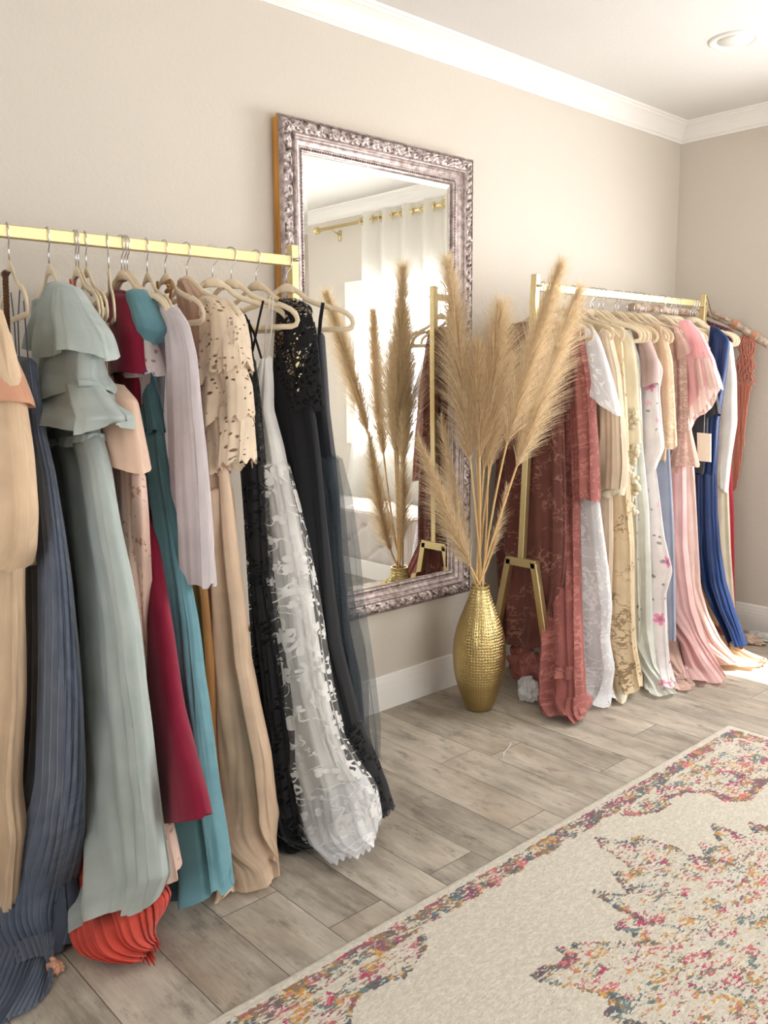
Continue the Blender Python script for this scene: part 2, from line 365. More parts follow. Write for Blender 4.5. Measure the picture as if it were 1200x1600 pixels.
# ------------------------------------------------------------------ mirror
def mirror():
    x0, x1, z0, z1 = 1.800, 2.765, .425, 2.225
    root = thing('wall_mirror', 'tall rectangular mirror in an ornate carved silver frame hanging on the beige wall', 'mirror', (x0, -.005, z0))
    def ring(prof, name, mat, smooth=True):
        # prof: list of (inset from the outer edge, depth off the wall)
        vs = []; fs = []; n = len(prof)
        for (cx, cz, sx, sz) in ((x0, z0, 1, 1), (x1, z0, -1, 1), (x1, z1, -1, -1), (x0, z1, 1, -1)):
            for i, d in prof: vs.append((cx+sx*i, -d, cz+sz*i))
        for k in range(4):
            for j in range(n-1):
                a = k*n+j; c = ((k+1) % 4)*n+j; fs.append((a, c, c+1, a+1))
        b = MB(); b.add(vs, fs); return b.build(name, mat, root, smooth)
    t = NT('silver_leaf'); p = t.pos(); 
    c = t.mix(t.ramp(t.noise(p, 45, 4, .6), .35, .65), srgb((140, 122, 118)), srgb((196, 182, 178)))
    sil = t.done(t.bsdf(c, .40, .5, t.bump(t.noise(p, 180, 3), .25, .003)))
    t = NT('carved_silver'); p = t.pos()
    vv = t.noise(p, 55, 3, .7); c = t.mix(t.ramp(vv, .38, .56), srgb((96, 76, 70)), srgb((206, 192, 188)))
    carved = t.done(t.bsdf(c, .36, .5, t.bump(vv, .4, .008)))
    wood = NT('side_wood'); w = wood.noise(wood.pos((1, 1, .08)), 60, 3); wood = wood.done(wood.bsdf(wood.mix(wood.ramp(w, .3, .7), srgb((170, 112, 40)), srgb((216, 160, 80))), .45))
    ring([(.006, .004), (.006, .030), (.003, .034), (.0, .036), (.0, .048)], 'wooden_side', wood, False)
    ring([(.0, .048), (.003, .056), (.010, .060)], 'outer_edge', sil)
    # carved outer band, a displaced cove
    vs = []; fs = []; uv = []; rows = 9
    segs = [((x0, z0), (1, 0), x1-x0, (0, 1)), ((x1, z0), (0, 1), z1-z0, (-1, 0)), ((x1, z1), (-1, 0), x1-x0, (0, -1)), ((x0, z1), (0, -1), z1-z0, (1, 0))]
    b = MB()
    for (o, d, L, nn) in segs:
        N = int(L/.0045); vs = []; fs = []
        for i in range(N+1):
            for j in range(rows):
                ins = .010+.040*j/(rows-1); s = ins+(L-2*ins)*i/N
                u = s*2*PI/.052
                sh = math.sin(PI*j/(rows-1))
                hgt = .057+.008*sh + sh*(.0075*math.sin(u+1.6*math.sin(j*.9))*math.cos(j*1.3) + .006*noise.noise(Vector((s*75, j*.8, 3.1))) + .004*math.sin(u*2.0+j))
                vs.append((o[0]+d[0]*s+nn[0]*ins, -hgt, o[1]+d[1]*s+nn[1]*ins))
        for i in range(N):
            for j in range(rows-1):
                a = i*rows+j; fs.append((a, a+rows, a+rows+1, a+1))
        b.add(vs, fs)
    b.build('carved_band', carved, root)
    ring([(.050, .057), (.053, .064), (.058, .066), (.062, .060), (.066, .052), (.070, .054), (.078, .050), (.084, .043), (.089, .045), (.093, .042)], 'moulded_band', sil)
    b = MB()                                                    # dentil beads
    for (o, d, L, nn) in segs:
        s = .10
        while s < L-.10:
            c = Vector((o[0]+d[0]*s+nn[0]*.0955, -.042, o[1]+d[1]*s+nn[1]*.0955)); dd = Vector((d[0], 0, d[1]))*.0032; ee = Vector((nn[0], 0, nn[1]))*.004; ff = Vector((0, -.003, 0))
            b.add([c-dd-ee, c+dd-ee, c+dd+ee, c-dd+ee, c-dd*.6-ee*.6+ff, c+dd*.6-ee*.6+ff, c+dd*.6+ee*.6+ff, c-dd*.6+ee*.6+ff], [(4, 5, 6, 7), (0, 1, 5, 4), (1, 2, 6, 5), (2, 3, 7, 6), (3, 0, 4, 7)]); s += .0115
    b.build('bead_trim', sil, root, False)
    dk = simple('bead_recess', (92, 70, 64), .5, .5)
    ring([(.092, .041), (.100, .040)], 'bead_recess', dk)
    ring([(.100, .043), (.106, .040), (.108, .030)], 'inner_lip', sil)
    gl = NT('mirror_silvering'); gl = gl.done(gl.bsdf((.93, .94, .92, 1), .0, 1.0))
    i = .106; bv = .024
    ring([(i, .0290), (i+bv, .0305)], 'bevelled_edge', gl, False)
    b = MB(); j = i+bv; b.add([(x0+j, -.0305, z0+j), (x1-j, -.0305, z0+j), (x1-j, -.0305, z1-j), (x0+j, -.0305, z1-j)], [(0, 1, 2, 3)]); b.build('mirror_glass', gl, root, False)
    b = MB(); b.box((x0+.02, -.012, z0+.02), (x1-.02, -.004, z1-.02)); b.build('backing_board', simple('backing', (120, 90, 60), .8), root, False)
mirror()

# ------------------------------------------------------------------ clothing racks
RY = -.315; BARZ = 1.722
def rack(x0, x1, label, lean=(0, 0)):
    root = thing('clothing_rack', label, 'clothing rack', (x0, RY, 0), 'brass clothing racks along the wall')
    b = MB(); b.box((x0+.013, RY-.013, BARZ-.030), (x1-.013, RY+.013, BARZ)); b.build('hanging_bar', M_gold, root, False, .002)
    for x in (x0, x1):
        b = MB(); b.box((x-.013, RY-.014, .60), (x+.013, RY+.014, 1.755)); b.build('post', M_gold, root, False, .002)
        b = MB(); w = .014
        b.box((x-w, RY-.078, .565), (x+w, RY+.078, .600))
        for s in (-1, 1):
            top = Vector((x, RY+s*.066, .590)); bot = Vector((x, RY+s*.185, .012)); dn = Vector((0, .0155, 0))
            ring = []
            for p in (top, bot):
                for dx, k in ((-w, -1), (w, -1), (w, 1), (-w, 1)): ring.append(p+Vector((dx, 0, 0))+dn*k)
            b.add(ring, [(0, 1, 5, 4), (1, 2, 6, 5), (2, 3, 7, 6), (3, 0, 4, 7), (0, 3, 2, 1), (4, 5, 6, 7)])
            b.box((x-.03, RY+s*.185-.03, 0), (x+.03, RY+s*.185+.03, .012))
        b.build('trestle_foot', M_gold, root, False, .002)
        b = MB(); b.tube([(x, RY-.03, 1.71), (x, RY-.013, 1.71)], .006, 8); b.build('bolt', M_chrome, root)
    b = MB(); b.box((x0+.013, RY-.01, .574), (x1-.013, RY+.01, .592)); b.build('cross_rail', M_gold, root, False, .002)
    for ch in root.children:
        for v in ch.data.vertices:
            f = 1-min(1, (v.co.z)/1.72); k = min(1, f/.65); v.co.x += lean[0]*k; v.co.y += lean[1]*k
    return root
rack(-.25, 1.650, 'brass clothing rack nearest the camera, in front of the mirror\'s left edge')
rack(2.850, 4.215, 'brass clothing rack in the far corner behind the tall gold vase', (-.018, .03))

# ------------------------------------------------------------------ hangers
def make_hanger():
    root = bpy.data.objects.new('clothes_hanger', None); COL.objects.link(root); root.empty_display_size = .03
    # local frame: +Y towards the room side is -Y of the hanger; bar top at z=0
    pts = []
    for k in range(15):                                       # open hook lying across the bar (in the hanger's plane)
        a = math.radians(-60+250*k/14); pts.append((0, .0195*math.cos(a), -.0165+.0195*math.sin(a)))
    pts += [(0, -.0150, -.040), (0, -.004, -.052), (0, 0, -.064), (0, 0, -.100)]
    b = MB(); b.tube(pts, .0017, 6); b.build('hook', M_chrome, root)
    out = []
    half = [(0, -.098), (.020, -.102), (.042, -.116), (.062, -.134), (.085, -.146), (.110, -.154), (.135, -.161), (.142, -.167), (.150, -.163), (.170, -.170), (.190, -.180), (.205, -.194), (.210, -.210), (.205, -.222), (.190, -.227), (.120, -.227), (.06, -.227)]
    out = [(0, y, z) for y, z in half] + [(0, 0, -.227)] + [(0, -y, z) for y, z in reversed(half)]
    # subdivide for roundness
    b = MB(); b.tube(out[:-1]+[out[-1]],   .0078, 8, flat=.4, cap=False, ref=(1, 0, 0))
    b.tube([(0, -.03, -.108), (0, -.012, -.102), (0, 0, -.099), (0, .012, -.102), (0, .03, -.108)], [.009, .013, .015, .013, .009], 8, flat=.3, ref=(1, 0, 0))
    b.build('velvet_body', M_velvet, root)
    return root
HPROTO = make_hanger(); HUSED = [False]
def place_hanger(x, th, label, group):
    if not HUSED[0]: o = HPROTO; HUSED[0] = True
    else:
        o = HPROTO.copy(); COL.objects.link(o)
        for ch in HPROTO.children:
            c = ch.copy(); COL.objects.link(c); c.parent = o
    o.location = (x, RY, BARZ+.0035); o.rotation_euler = (0, 0, th)
    tag(o, label, 'hanger', group); return o
def solve(hookpx, tip=None, r=.205, side=-1, row=None):
    """hanger position on the bar and its turn, from where the photo shows its hook and one tip"""
    x = hit((hookpx, 400 if hookpx < 500 else 455), 1, RY).x
    if tip is None: return x, 0.0
    if not isinstance(tip, tuple): return x, math.radians(tip)
    d = ray(tip); best = None
    for i in range(4000):
        t = 1+i*.0012; q = CO+d*t; e = abs(math.hypot(q.x-x, q.y-RY)-r)
        if (q.y-RY)*side > 0 and (best is None or e < best[0]-1e-4) and abs(q.x-x) < .19: best = (e, q)
    q = best[1]; v = Vector((q.x-x, q.y-RY))*(-side)
    # hanger's local -Y points to the room side
    return x, math.atan2(v.x*-side*-1, 1e-9+abs(v.y)) if False else math.atan2((q.x-x)*(-side)*(-1)*(-1), abs(q.y-RY))

# ------------------------------------------------------------------ garments
class Plane:
    def __init__(s, x, th, y=RY):
        s.o = Vector((x, y, 0)); s.u = Vector((math.sin(th), -math.cos(th), 0)); s.n = Vector((-math.cos(th), -math.sin(th), 0))
    def __call__(s, p): return hitplane(p, s.o, s.n)
def clampv(v):
    v = Vector(v); v.z = max(v.z, .004)
    lim = -.03
    if 1.74 < v.x < 2.83 and v.z > .35: lim = -.085
    v.y = min(v.y, lim); v.x = min(v.x, 4.44); return v
def resample(A, n, sm=2):
    # A list of (L,R) pairs, evenly by length of the R side
    d = [0]
    for i in range(1, len(A)): d.append(d[-1]+max(.004, ((A[i][1]-A[i-1][1]).length+(A[i][0]-A[i-1][0]).length)/2))
    out = []
    for k in range(n+1):
        t = d[-1]*k/n; i = 0
        while i < len(A)-2 and d[i+1] < t: i += 1
        f = (t-d[i])/(d[i+1]-d[i])
        out.append((A[i][0].lerp(A[i+1][0], f), A[i][1].lerp(A[i+1][1], f), t))
    for _ in range(sm):
        o2 = list(out)
        for i in range(1, n): o2[i] = ((out[i-1][0]+out[i][0]*2+out[i+1][0])/4, (out[i-1][1]+out[i][1]*2+out[i+1][1])/4, out[i][2])
        out = o2
    return out
def drape(pl, rows, b=(.02, .04), folds=9, amp=(.002, .012), seed=1, n=70, m=96, flow=0., sharp=1.0, pleat=0, hemwave=.006, hemflare=.0, closed=True, scallop=0, scn=8, cap=True, tight=None, drift=0.0):
    """hanging cloth: a thin closed tube between two traced edges, with folds that run down it.
    rows: (Lx,Ly,Rx,Ry) both edges, or (Rx,Ry,w) right edge and width in metres."""
    A = []
    for r in rows:
        if len(r) == 3:
            R = pl((r[0], r[1])); L = R - pl.u*r[2]; L.z = R.z
        elif len(r) == 5:
            q = Plane(pl.o.x+r[4], 0, pl.o.y); q.u = pl.u; q.n = pl.n; L = q((r[0], r[1])); R = q((r[2], r[3]))
        else: L = pl((r[0], r[1])); R = pl((r[2], r[3]))
        A.append((L, R))
    S = resample(A, n); rg = random.Random(seed)
    ks = [(max(2, folds), rg.uniform(0, 6.28), 1.0), (max(2, int(folds*1.62)), rg.uniform(0, 6.28), .55), (max(2, int(folds*2.7)), rg.uniform(0, 6.28), .28), (3, rg.uniform(0, 6.28), .5)]
    vs = []; uv = []; Lt = S[-1][2]
    for i, (L, R, t) in enumerate(S):
        f = t/Lt; half = (R-L)/2; c = (L+R)/2; hh = Vector((half.x, half.y, 0)); w = max(half.length, 1e-4)
        nn = Vector((-hh.y, hh.x, 0)); nn = nn.normalized() if nn.length > 1e-6 else pl.n.copy()
        if nn.dot(pl.n) < 0: nn = -nn
        bb = b[0]+(b[1]-b[0])*f**.8
        am = amp[0]+(amp[1]-amp[0])*min(1, f*1.15)**1.1
        if i == 0: bb *= .35
        flr = max(0, 1-c.z/.10)
        for k in range(m):
            a_0 = 2*PI*k/m; a = a_0+(flow*.16*f*f if pleat else 0); ca, sa = math.cos(a), math.sin(a)
            F = 0; wv = noise.noise(Vector((ca*1.3+seed*1.7, sa*1.3, t*2.2)))
            for qi, (q, ph, wt) in enumerate(ks):
                x = q*a+ph+flow*f*q*.35+drift*math.sin(f*5+ph)+1.5*wv
                s_ = math.sin(x); s_ = math.copysign(abs(s_)**.85, s_) if qi == 0 else s_
                F += wt*(s_ if sharp == 1 else math.copysign(abs(s_)**sharp, s_))*(1+.6*noise.noise(Vector((q*.7+seed, ca*2, t*1.9+sa))))
            F += .9*noise.noise(Vector((ca*folds*.9+seed, sa*folds*.9, t*1.6)))+.35*noise.noise(Vector((ca*folds*2+seed, sa*folds*2, t*7)))
            if pleat:
                x = (pleat*k/m) % 1.0; F = F*.45+((x/.7)*2-1 if x < .7 else 1-(x-.7)/.3*2)*.85
            lowamp = 1 + .25*noise.noise(Vector((ca*2+seed, sa*2, t*3)))
            edge = .35+.65*abs(sa)
            p = c + half*(ca*(1-.03*abs(F)*am/.012)) + nn*(bb*math.copysign(abs(sa)**.8, sa)+am*F*lowamp*edge)
            hw = 0
            if f > .9: hw = hemwave*(f-.9)/.1*math.sin(folds*a*.5+1.3*seed)
            if scallop and f > .85: hw += -scallop*(f-.85)/.15*(abs(math.sin(scn*a/2))-.5)
            p.z += hw
            if flr > 0: p.z += flr*(.008+am*.45*(F+1.2)*.8); p += nn*flr*.02*sa
            if hemflare: p += half.normalized()*hemflare*f*f*ca*math.sin(folds*a)*.5
            vs.append(clampv(p)); uv.append((a_0/(2*PI)*2*(w*2)+seed*.37, -t))
    fs = []
    for i in range(len(S)-1):
        for k in range(m):
            if not closed and k == m-1: continue
            fs.append((i*m+k, i*m+(k+1) % m, (i+1)*m+(k+1) % m, (i+1)*m+k))
    if cap: fs.append(tuple(range(m-1, -1, -1)))
    return vs, fs, uv
def part(name, mat, parent, D, label=None):
    vs, fs, uv = D; o = mesh_obj(name, vs, fs, mat, parent, True, uv)
    if label: o['label'] = label
    return o
def ribbon(name, pl, pts, w, mat, parent, flat=.25, off=0.0, taper=1.):
    P = [pl(p)+pl.n*off for p in pts]; Q = []
    for i in range(len(P)-1):
        for k in range(4): Q.append(P[i].lerp(P[i+1], k/4))
    Q.append(P[-1]); b = MB(); b.tube([clampv(q) for q in Q], w, 8, flat=flat, ref=tuple(pl.n)); return b.build(name, mat, parent)

G1 = 'beige velvet hangers on the near rack'; G2 = 'beige velvet hangers on the far rack'
def garment(name, cat, label, hook, tip, hl=None, group=None, side=-1, x=None, grp=G1, hang=None):
    if x is None: X, th = solve(hook, tip, side=side)
    else: X, th = x, math.radians(tip or 0)
    if hl: place_hanger(X, th if hang is None else math.radians(hang), hl, grp)
    lo, hi = (-19, 16) if grp == G1 else (-8, 12)
    pl = Plane(X, max(math.radians(lo), min(math.radians(hi), th))); root = thing(name, label, cat, (X, RY, 1.5), group); return root, pl
GD1 = 'dresses on the near rack'; GD2 = 'clothes on the far rack'

# fabrics
F = {}
F['cream'] = fabric('cream_crepe', (240, 212, 178), streak=.15, crease=.5)
F['peachcuff'] = fabric('peach_satin', (228, 172, 140), .5)
F['slate'] = fabric('slate_chiffon', (108, 118, 136), sheen=.4, col2=(92, 102, 120), transl=.15)
F['slate_in'] = fabric('slate_lining', (76, 84, 98), transl=.05)
F['sage'] = fabric('sage_linen', (190, 200, 196), col2=(178, 189, 186), crease=.7)
F['sage_shade'] = fabric('sage_linen_shaded', (172, 182, 180), crease=.5)  # darker copy of the sage linen, with the bodice's shade in its colour
F['coral'] = fabric('coral_pleat', (222, 88, 74), transl=.1)
F['champ'] = fabric('champagne_lace', (226, 210, 172), pat='relief', pcol=[(244, 230, 200), (180, 156, 112)], sheer=.9, wst=.3)
F['pinkfl'] = fabric('pink_sprig_satin', (232, 200, 184), .45, pat='floral', pcol=[(120, 84, 62), (160, 120, 92)], psc=1.6)
F['pinkplain'] = fabric('pink_satin_lining', (236, 202, 178), .5)
F['burg'] = fabric('burgundy_crepe', (132, 20, 50), col2=(120, 14, 44), transl=.03, sheen=.15)
F['navyfl'] = fabric('navy_floral_chiffon', (226, 216, 214), pat='floral', pcol=[(44, 44, 112), (150, 40, 60)], psc=1.0)
F['teal'] = fabric('teal_crepe', (112, 158, 168), col2=(98, 144, 156), transl=.1, streak=.12)
F['rust'] = fabric('ochre_satin', (156, 108, 56), .5, transl=.05)
F['brown'] = fabric('brown_velvet', (96, 64, 40), transl=.02)
F['lilac'] = fabric('lilac_white_gauze', (226, 216, 218), streak=.22, transl=.3)
F['peach'] = fabric('peach_satin_long', (238, 208, 178), .42, sheen=.1, transl=.18)
F['blushin'] = fabric('blush_chiffon', (222, 190, 168), transl=.3)
F['eyelet'] = fabric('cream_eyelet_lace', (240, 220, 194), pat='eyelet', transl=.2)
F['blk'] = fabric('black_crepe', (22, 23, 26), transl=0, sheen=.08)
F['blklace'] = fabric('black_lace', (22, 22, 24), pat='blacklace', sheer=.30, transl=0, psc=.9)
F['blkvelvet'] = fabric('black_velvet', (30, 31, 38), .7, sheen=.6, transl=0, streak=.0)
F['tulle'] = fabric('blue_black_tulle', (52, 60, 72), sheer=.36, transl=.1)
F['tulle2'] = fabric('blue_black_tulle_fine', (78, 92, 98), sheer=.30, transl=.2)
F['organza'] = fabric('white_petal_organza', (250, 248, 244), pat='petal', sheer=.14, transl=.35)
F['whitesatin'] = fabric('white_satin', (252, 250, 246), .5, transl=.35, crease=.5)
F['whitelace'] = fabric('white_lace', (246, 246, 248), pat='relief', pcol=[(255, 255, 255), (196, 196, 202)], sheer=.8, transl=.3, wst=.35)
F['rose'] = fabric('rose_lace', (176, 108, 102), pat='relief', pcol=[(206, 140, 128), (104, 54, 52)], sheer=.90, transl=.15, psc=1.1, wst=.35)
F['mauve'] = fabric('mauve_sheer_lace', (124, 76, 68), pat='emb', pcol=[(176, 128, 112)], sheer=.90, transl=.2)
F['beige'] = fabric('beige_blouse', (232, 212, 186), transl=.3, streak=.15)
F['embr'] = fabric('beige_embroidered', (234, 212, 176), pat='emb', pcol=[(132, 104, 66)], transl=.25)
F['crochet'] = fabric('ivory_crochet', (240, 226, 188), pat='crochet', transl=.2)
F['ivory'] = fabric('ivory_cotton', (244, 234, 208), transl=.25, crease=.8)
F['mauvegr'] = fabric('mauve_grey', (190, 164, 158), transl=.15)
F['wfloral'] = fabric('white_floral_chiffon', (246, 240, 238), pat='floral', pcol=[(214, 84, 130), (96, 110, 112)], psc=.8, transl=.35)
F['wsheer'] = fabric('milky_chiffon', (244, 246, 238), transl=.4, streak=.1)
F['bwfloral'] = fabric('black_botanical_chiffon', (232, 230, 218), pat='floral', pcol=[(50, 62, 60), (86, 100, 96)], psc=.7, transl=.3)
F['tanlace'] = fabric('tan_lace', (226, 198, 166), pat='relief', pcol=[(246, 226, 200), (168, 132, 96)], sheer=.88, transl=.25, psc=1.5, wst=.4)
F['lavender'] = fabric('dusty_blue_chiffon', (172, 180, 198), transl=.3)
F['blushlace'] = fabric('blush_lace', (222, 186, 170), pat='relief', pcol=[(244, 216, 200), (190, 142, 126)], sheer=.9, transl=.25, psc=1.4, wst=.35)
F['pink'] = fabric('pink_tulle', (252, 204, 206), transl=.45, sheer=.86)
F['pinksat'] = fabric('pink_satin', (246, 204, 200), .4, transl=.3)
F['blush'] = fabric('blush_satin', (240, 212, 202), .45, transl=.3)
F['navy'] = fabric('navy_satin', (24, 50, 98), .32, sheen=.1, transl=.05)
F['blkgr'] = fabric('charcoal_chiffon', (44, 46, 52), .6, transl=.05)
F['red'] = fabric('wine_red_satin', (160, 26, 44), .45, transl=.12)
F['peachfl'] = fabric('peach_dark_flower', (246, 214, 176), pat='floral', pcol=[(120, 60, 46), (210, 120, 70)], psc=.5, transl=.35)
F['nude'] = fabric('nude_satin', (226, 200, 180), .5, transl=.2)
F['wht'] = fabric('white_cotton', (246, 244, 240), transl=.3)

# ======== near rack, from the camera outwards
# cream dress cut by the left edge of the picture
g, pl = garment('cream_dress', 'dress', 'cream long-sleeved maxi dress with peach satin sleeve top at the photo\'s left edge', 0, 0, 'beige velvet hanger carrying the cream dress at the photo\'s left edge', GD1, x=.64)
part('bodice_and_skirt', F['cream'], g, drape(pl, [(-4, 480, .10), (10, 520, .36), (22, 600, .36), (30, 700, .34), (30, 900, .36), (31, 1100, .40), (24, 1190, .40), (20, 1240, .40), (27, 1310, .42), (20, 1380, .42), (18, 1428, .42)], (.02, .045), 7, (.003, .012), 3))
part('sleeve', F['cream'], g, drape(pl, [(-30, 500, 3, 515), (-28, 600, 24, 610), (-25, 700, 36, 700), (-20, 800, 43, 800), (-12, 850, 38, 862), (2, 884, 28, 888)], (.03, .05), 6, (.002, .006), 8, n=40, m=48))
part('sleeve_cap', F['peachcuff'], g, drape(pl, [(-32, 555, 4, 560), (-32, 600, 18, 590), (-30, 646, 32, 629)], (.045, .058), 4, (.001, .003), 5, n=20, m=40), 'peach satin sleeve top')
# slate pleated gown
g, pl = garment('pleated_gown', 'gown', 'slate blue finely pleated maxi gown with thin straps, pooling on the floor at lower left', 14, (44, 500), 'beige velvet hanger carrying the slate blue pleated gown', GD1)
part('skirt', F['slate'], g, drape(pl, [(24, 556, 47, 560), (20, 600, 52, 600), (14, 680, 63, 680), (8, 740, 78, 740), (6, 820, 90, 820), (6, 900, 100, 900), (4, 980, 107, 980), (2, 1100, 116, 1100), (0, 1220, 119, 1220), (-4, 1300, 116, 1300), (-12, 1380, 105, 1385), (-22, 1450, 94, 1440), (-30, 1510, 78, 1510), (-34, 1545, 62, 1566)], (.02, .085), 5, (.003, .011), 11, n=170, m=400, pleat=40, flow=5.0, hemwave=.012))
part('lining', F['slate_in'], g, drape(pl, [(24, 640, .1), (60, 800, .2), (80, 1000, .25), (97, 1300, .3), (108, 1455, .3), (100, 1492, .3)], (.01, .03), 8, (.002, .012), 12, n=50, m=60), 'darker slate lining')
ribbon('shoulder_strap', pl, [(31, 452), (28, 500), (30, 562)], .006, F['slate'], g); ribbon('shoulder_strap', pl, [(17, 458), (22, 500), (26, 562)], .006, F['slate'], g); ribbon('shoulder_strap', pl, [(37, 470), (40, 510), (44, 564)], .006, F['slate'], g)
# brown braided tie hanging on the same hanger
g, pl2 = garment('braided_tie', 'tie', 'brown braided cord tie looped over the leftmost hanger hook', 0, 0, None, x=pl.o.x-.03)
b = MB()
for s in range(3):
    P = []
    for k in range(60):
        f = k/59; q = pl2((8+5*f, 424+130*f)); q += pl2.u*.005*math.sin(f*50+s*2.09)+pl2.n*.004*math.cos(f*50+s*2.09); P.append(q)
    b.tube(P, .0035, 6)
b.build('braid', F['brown'], g)
b = MB(); b.tube([pl2(p) for p in ((4, 428), (9, 424), (14, 426), (10, 434), (4, 430))], .005, 6); b.build('knot', F['brown'], g)
# sage linen dress with ruffled sleeve
g, pl = garment('ruffled_linen_dress', 'dress', 'pale sage linen maxi dress with tiered ruffled shoulder and gathered waist', 76, (113, 468), 'beige velvet hanger carrying the pale sage linen dress', GD1)
part('bodice', F['sage_shade'], g, drape(pl, [(57, 466, 80, 468), (55, 500, 100, 500), (60, 560, 120, 560), (72, 640, 140, 640), (74, 690, 150, 690)], (.02, .04), 6, (.003, .006), 21, n=40))
part('skirt', F['sage'], g, drape(pl, [(72, 684, 150, 680), (88, 730, 163, 730), (96, 830, 180, 830), (108, 900, 195, 900), (114, 980, 208, 980), (118, 1080, 218, 1080), (120, 1140, 226, 1140), (122, 1200, 233, 1200), (122, 1290, 244, 1290), (122, 1380, 256, 1370), (124, 1440, 240, 1408)], (.035, .05), 6, (.006, .016), 22, n=110, m=160, hemwave=.012, drift=.5))
part('waist_frill', F['sage'], g, drape(pl, [(74, 690, 150, 676), (80, 700, 150, 692)], (.045, .055), 14, (.004, .008), 23, n=8, m=120), 'frayed gathered waist frill')
part('shoulder_ruffle', F['sage'], g, drape(pl, [(89, 438, 111, 450), (76, 490, 128, 488), (73, 520, 146, 520), (72, 549, 155, 556)], (.03, .07), 6, (.003, .016), 24, n=30, m=120, hemwave=.012), 'upper tier of the sleeve ruffle')
part('shoulder_ruffle', F['sage'], g, drape(pl, [(82, 535, 140, 548), (82, 575, 142, 590), (94, 618, 147, 608)], (.045, .06), 4, (.006, .014), 25, n=30, m=120, hemwave=.02), 'middle tier of the sleeve ruffle')
part('shoulder_ruffle', F['sage'], g, drape(pl, [(88, 590, 142, 598), (82, 630, 164, 632), (92, 650, 180, 652), (98, 668, 176, 668)], (.05, .075), 6, (.004, .018), 26, n=30, m=120, hemwave=.014), 'lower tier of the sleeve ruffle')
# coral pleated dress
g, pl = garment('coral_pleated_dress', 'dress', 'coral red pleated dress whose hem pools on the floor below the sage dress', 118, (155, 503), 'beige velvet hanger with red ties, front one of three bunched beside the sage dress', GD1)
part('skirt', F['coral'], g, drape(pl, [(130, 620, .12), (146, 700, .16), (160, 850, .2), (180, 1000, .25), (200, 1200, .28), (124, 1400, 240, 1380), (118, 1440, 259, 1405), (124, 1475, 256, 1432), (176, 1492, 240, 1462)], (.02, .07), 9, (.003, .014), 31, n=90, m=324, pleat=36, hemwave=.006))
for p in ([(117, 438), (120, 452), (118, 470)], [(124, 440), (125, 456), (127, 478)]): ribbon('tie', pl, p, .006, F['coral'], g, .4, .012)
part('lining', F['pinkplain'], g, drape(pl, [(190, 1250, .2), (205, 1350, .22), (160, 1440, 216, 1425), (168, 1452, 212, 1440)], (.02, .05), 6, (.002, .006), 33, n=30, m=60), 'cream lining')
# champagne lace dress
g, pl = garment('champagne_lace_dress', 'dress', 'champagne lace gown, a narrow fringed strip showing right of the sage dress', 122, (160, 495), 'beige velvet hanger carrying the champagne lace gown, middle one of the three bunched', GD1)
part('gown', F['champ'], g, drape(pl, [(150, 560, .10), (160, 640, .22), (168, 720, .26), (180, 800, .28), (190, 880, .3), (204, 960, .3), (212, 1050, .3), (222, 1180, .32), (238, 1330, .34)], (.015, .03), 7, (.002, .01), 35))
# pink sprig dress
g, pl = garment('pink_floral_slip', 'dress', 'pale pink sprigged satin slip dress with thin straps, left of the burgundy dress', 134, (168, 500), 'beige velvet hanger with fine pink straps, rear one of the three bunched', GD1)
part('skirt', F['pinkfl'], g, drape(pl, [(198, 720, .14), (205, 790, .2), (208, 850, .24), (219, 990, .28), (223, 1060, .3), (234, 1150, .3), (246, 1250, .32), (262, 1330, .32), (270, 1378, .3)], (.015, .04), 6, (.002, .011), 37))
part('camisole', F['pinkplain'], g, drape(pl, [(163, 598, 178, 600), (160, 640, 200, 625), (162, 690, 207, 680), (160, 688, 216, 738)], (.03, .055), 4, (.002, .006), 38, n=30, m=60), 'plain pink overlay')
for p in ([(155, 500), (156, 560), (158, 640)], [(162, 505), (162, 560), (167, 602)], [(170, 508), (173, 560), (177, 610)]): ribbon('shoulder_strap', pl, p, .0022, F['pinkplain'], g, .5, .01)
g, pl = garment('pink_wrap_slip', 'dress', 'dusty pink V-neck chiffon slip hanging on fine straps just left of the burgundy dress', 169, (180, 508), 'beige velvet hanger showing its square end, left of the burgundy shoulder', GD1)
part('bodice', F['blushin'], g, drape(pl, [(160, 528, 166, 530), (155, 590, 178, 590), (158, 640, 198, 640), (165, 700, 214, 690), (180, 740, 221, 735)], (.015, .03), 5, (.002, .005), 39, n=30, m=60))
part('skirt', F['pinkfl'], g, drape(pl, [(218, 735, .1), (222, 800, .16), (224, 900, .2), (228, 1000, .2), (236, 1150, .2)], (.015, .03), 6, (.002, .008), 40, n=40))
for p in ([(163, 500), (163, 530)], [(172, 505), (176, 560), (190, 620)]): ribbon('shoulder_strap', pl, p, .002, F['blushin'], g, .5, .01)
# burgundy dress
g, pl = garment('burgundy_dress', 'dress', 'burgundy crepe dress with cap sleeves and a knee-high hem above the floor', 189, (212, 500), 'beige velvet hanger inside the burgundy dress', GD1, hang=3)
part('bodice', F['burg'], g, drape(pl, [(178, 452, 194, 454), (172, 480, 203, 475), (174, 540, 212, 540), (178, 600, 214, 600), (186, 690, 215, 690), (196, 740, 221, 740)], (.02, .035), 4, (.001, .003), 41, n=40))
part('skirt', F['burg'], g, drape(pl, [(192, 715, 217, 715), (205, 780, 224, 780), (212, 860, 239, 860), (216, 920, 249, 920), (220, 980, 258, 980), (224, 1100, 275, 1100), (235, 1190, 294, 1180), (243, 1250, 310, 1240), (247, 1286, 317, 1276)], (.03, .05), 3, (.001, .006), 42, n=80, hemwave=.004))
part('sleeve', F['burg'], g, drape(pl, [(186, 452, 200, 462), (188, 510, 213, 520), (196, 590, 220, 582)], (.03, .05), 3, (.001, .003), 43, n=20, m=40))
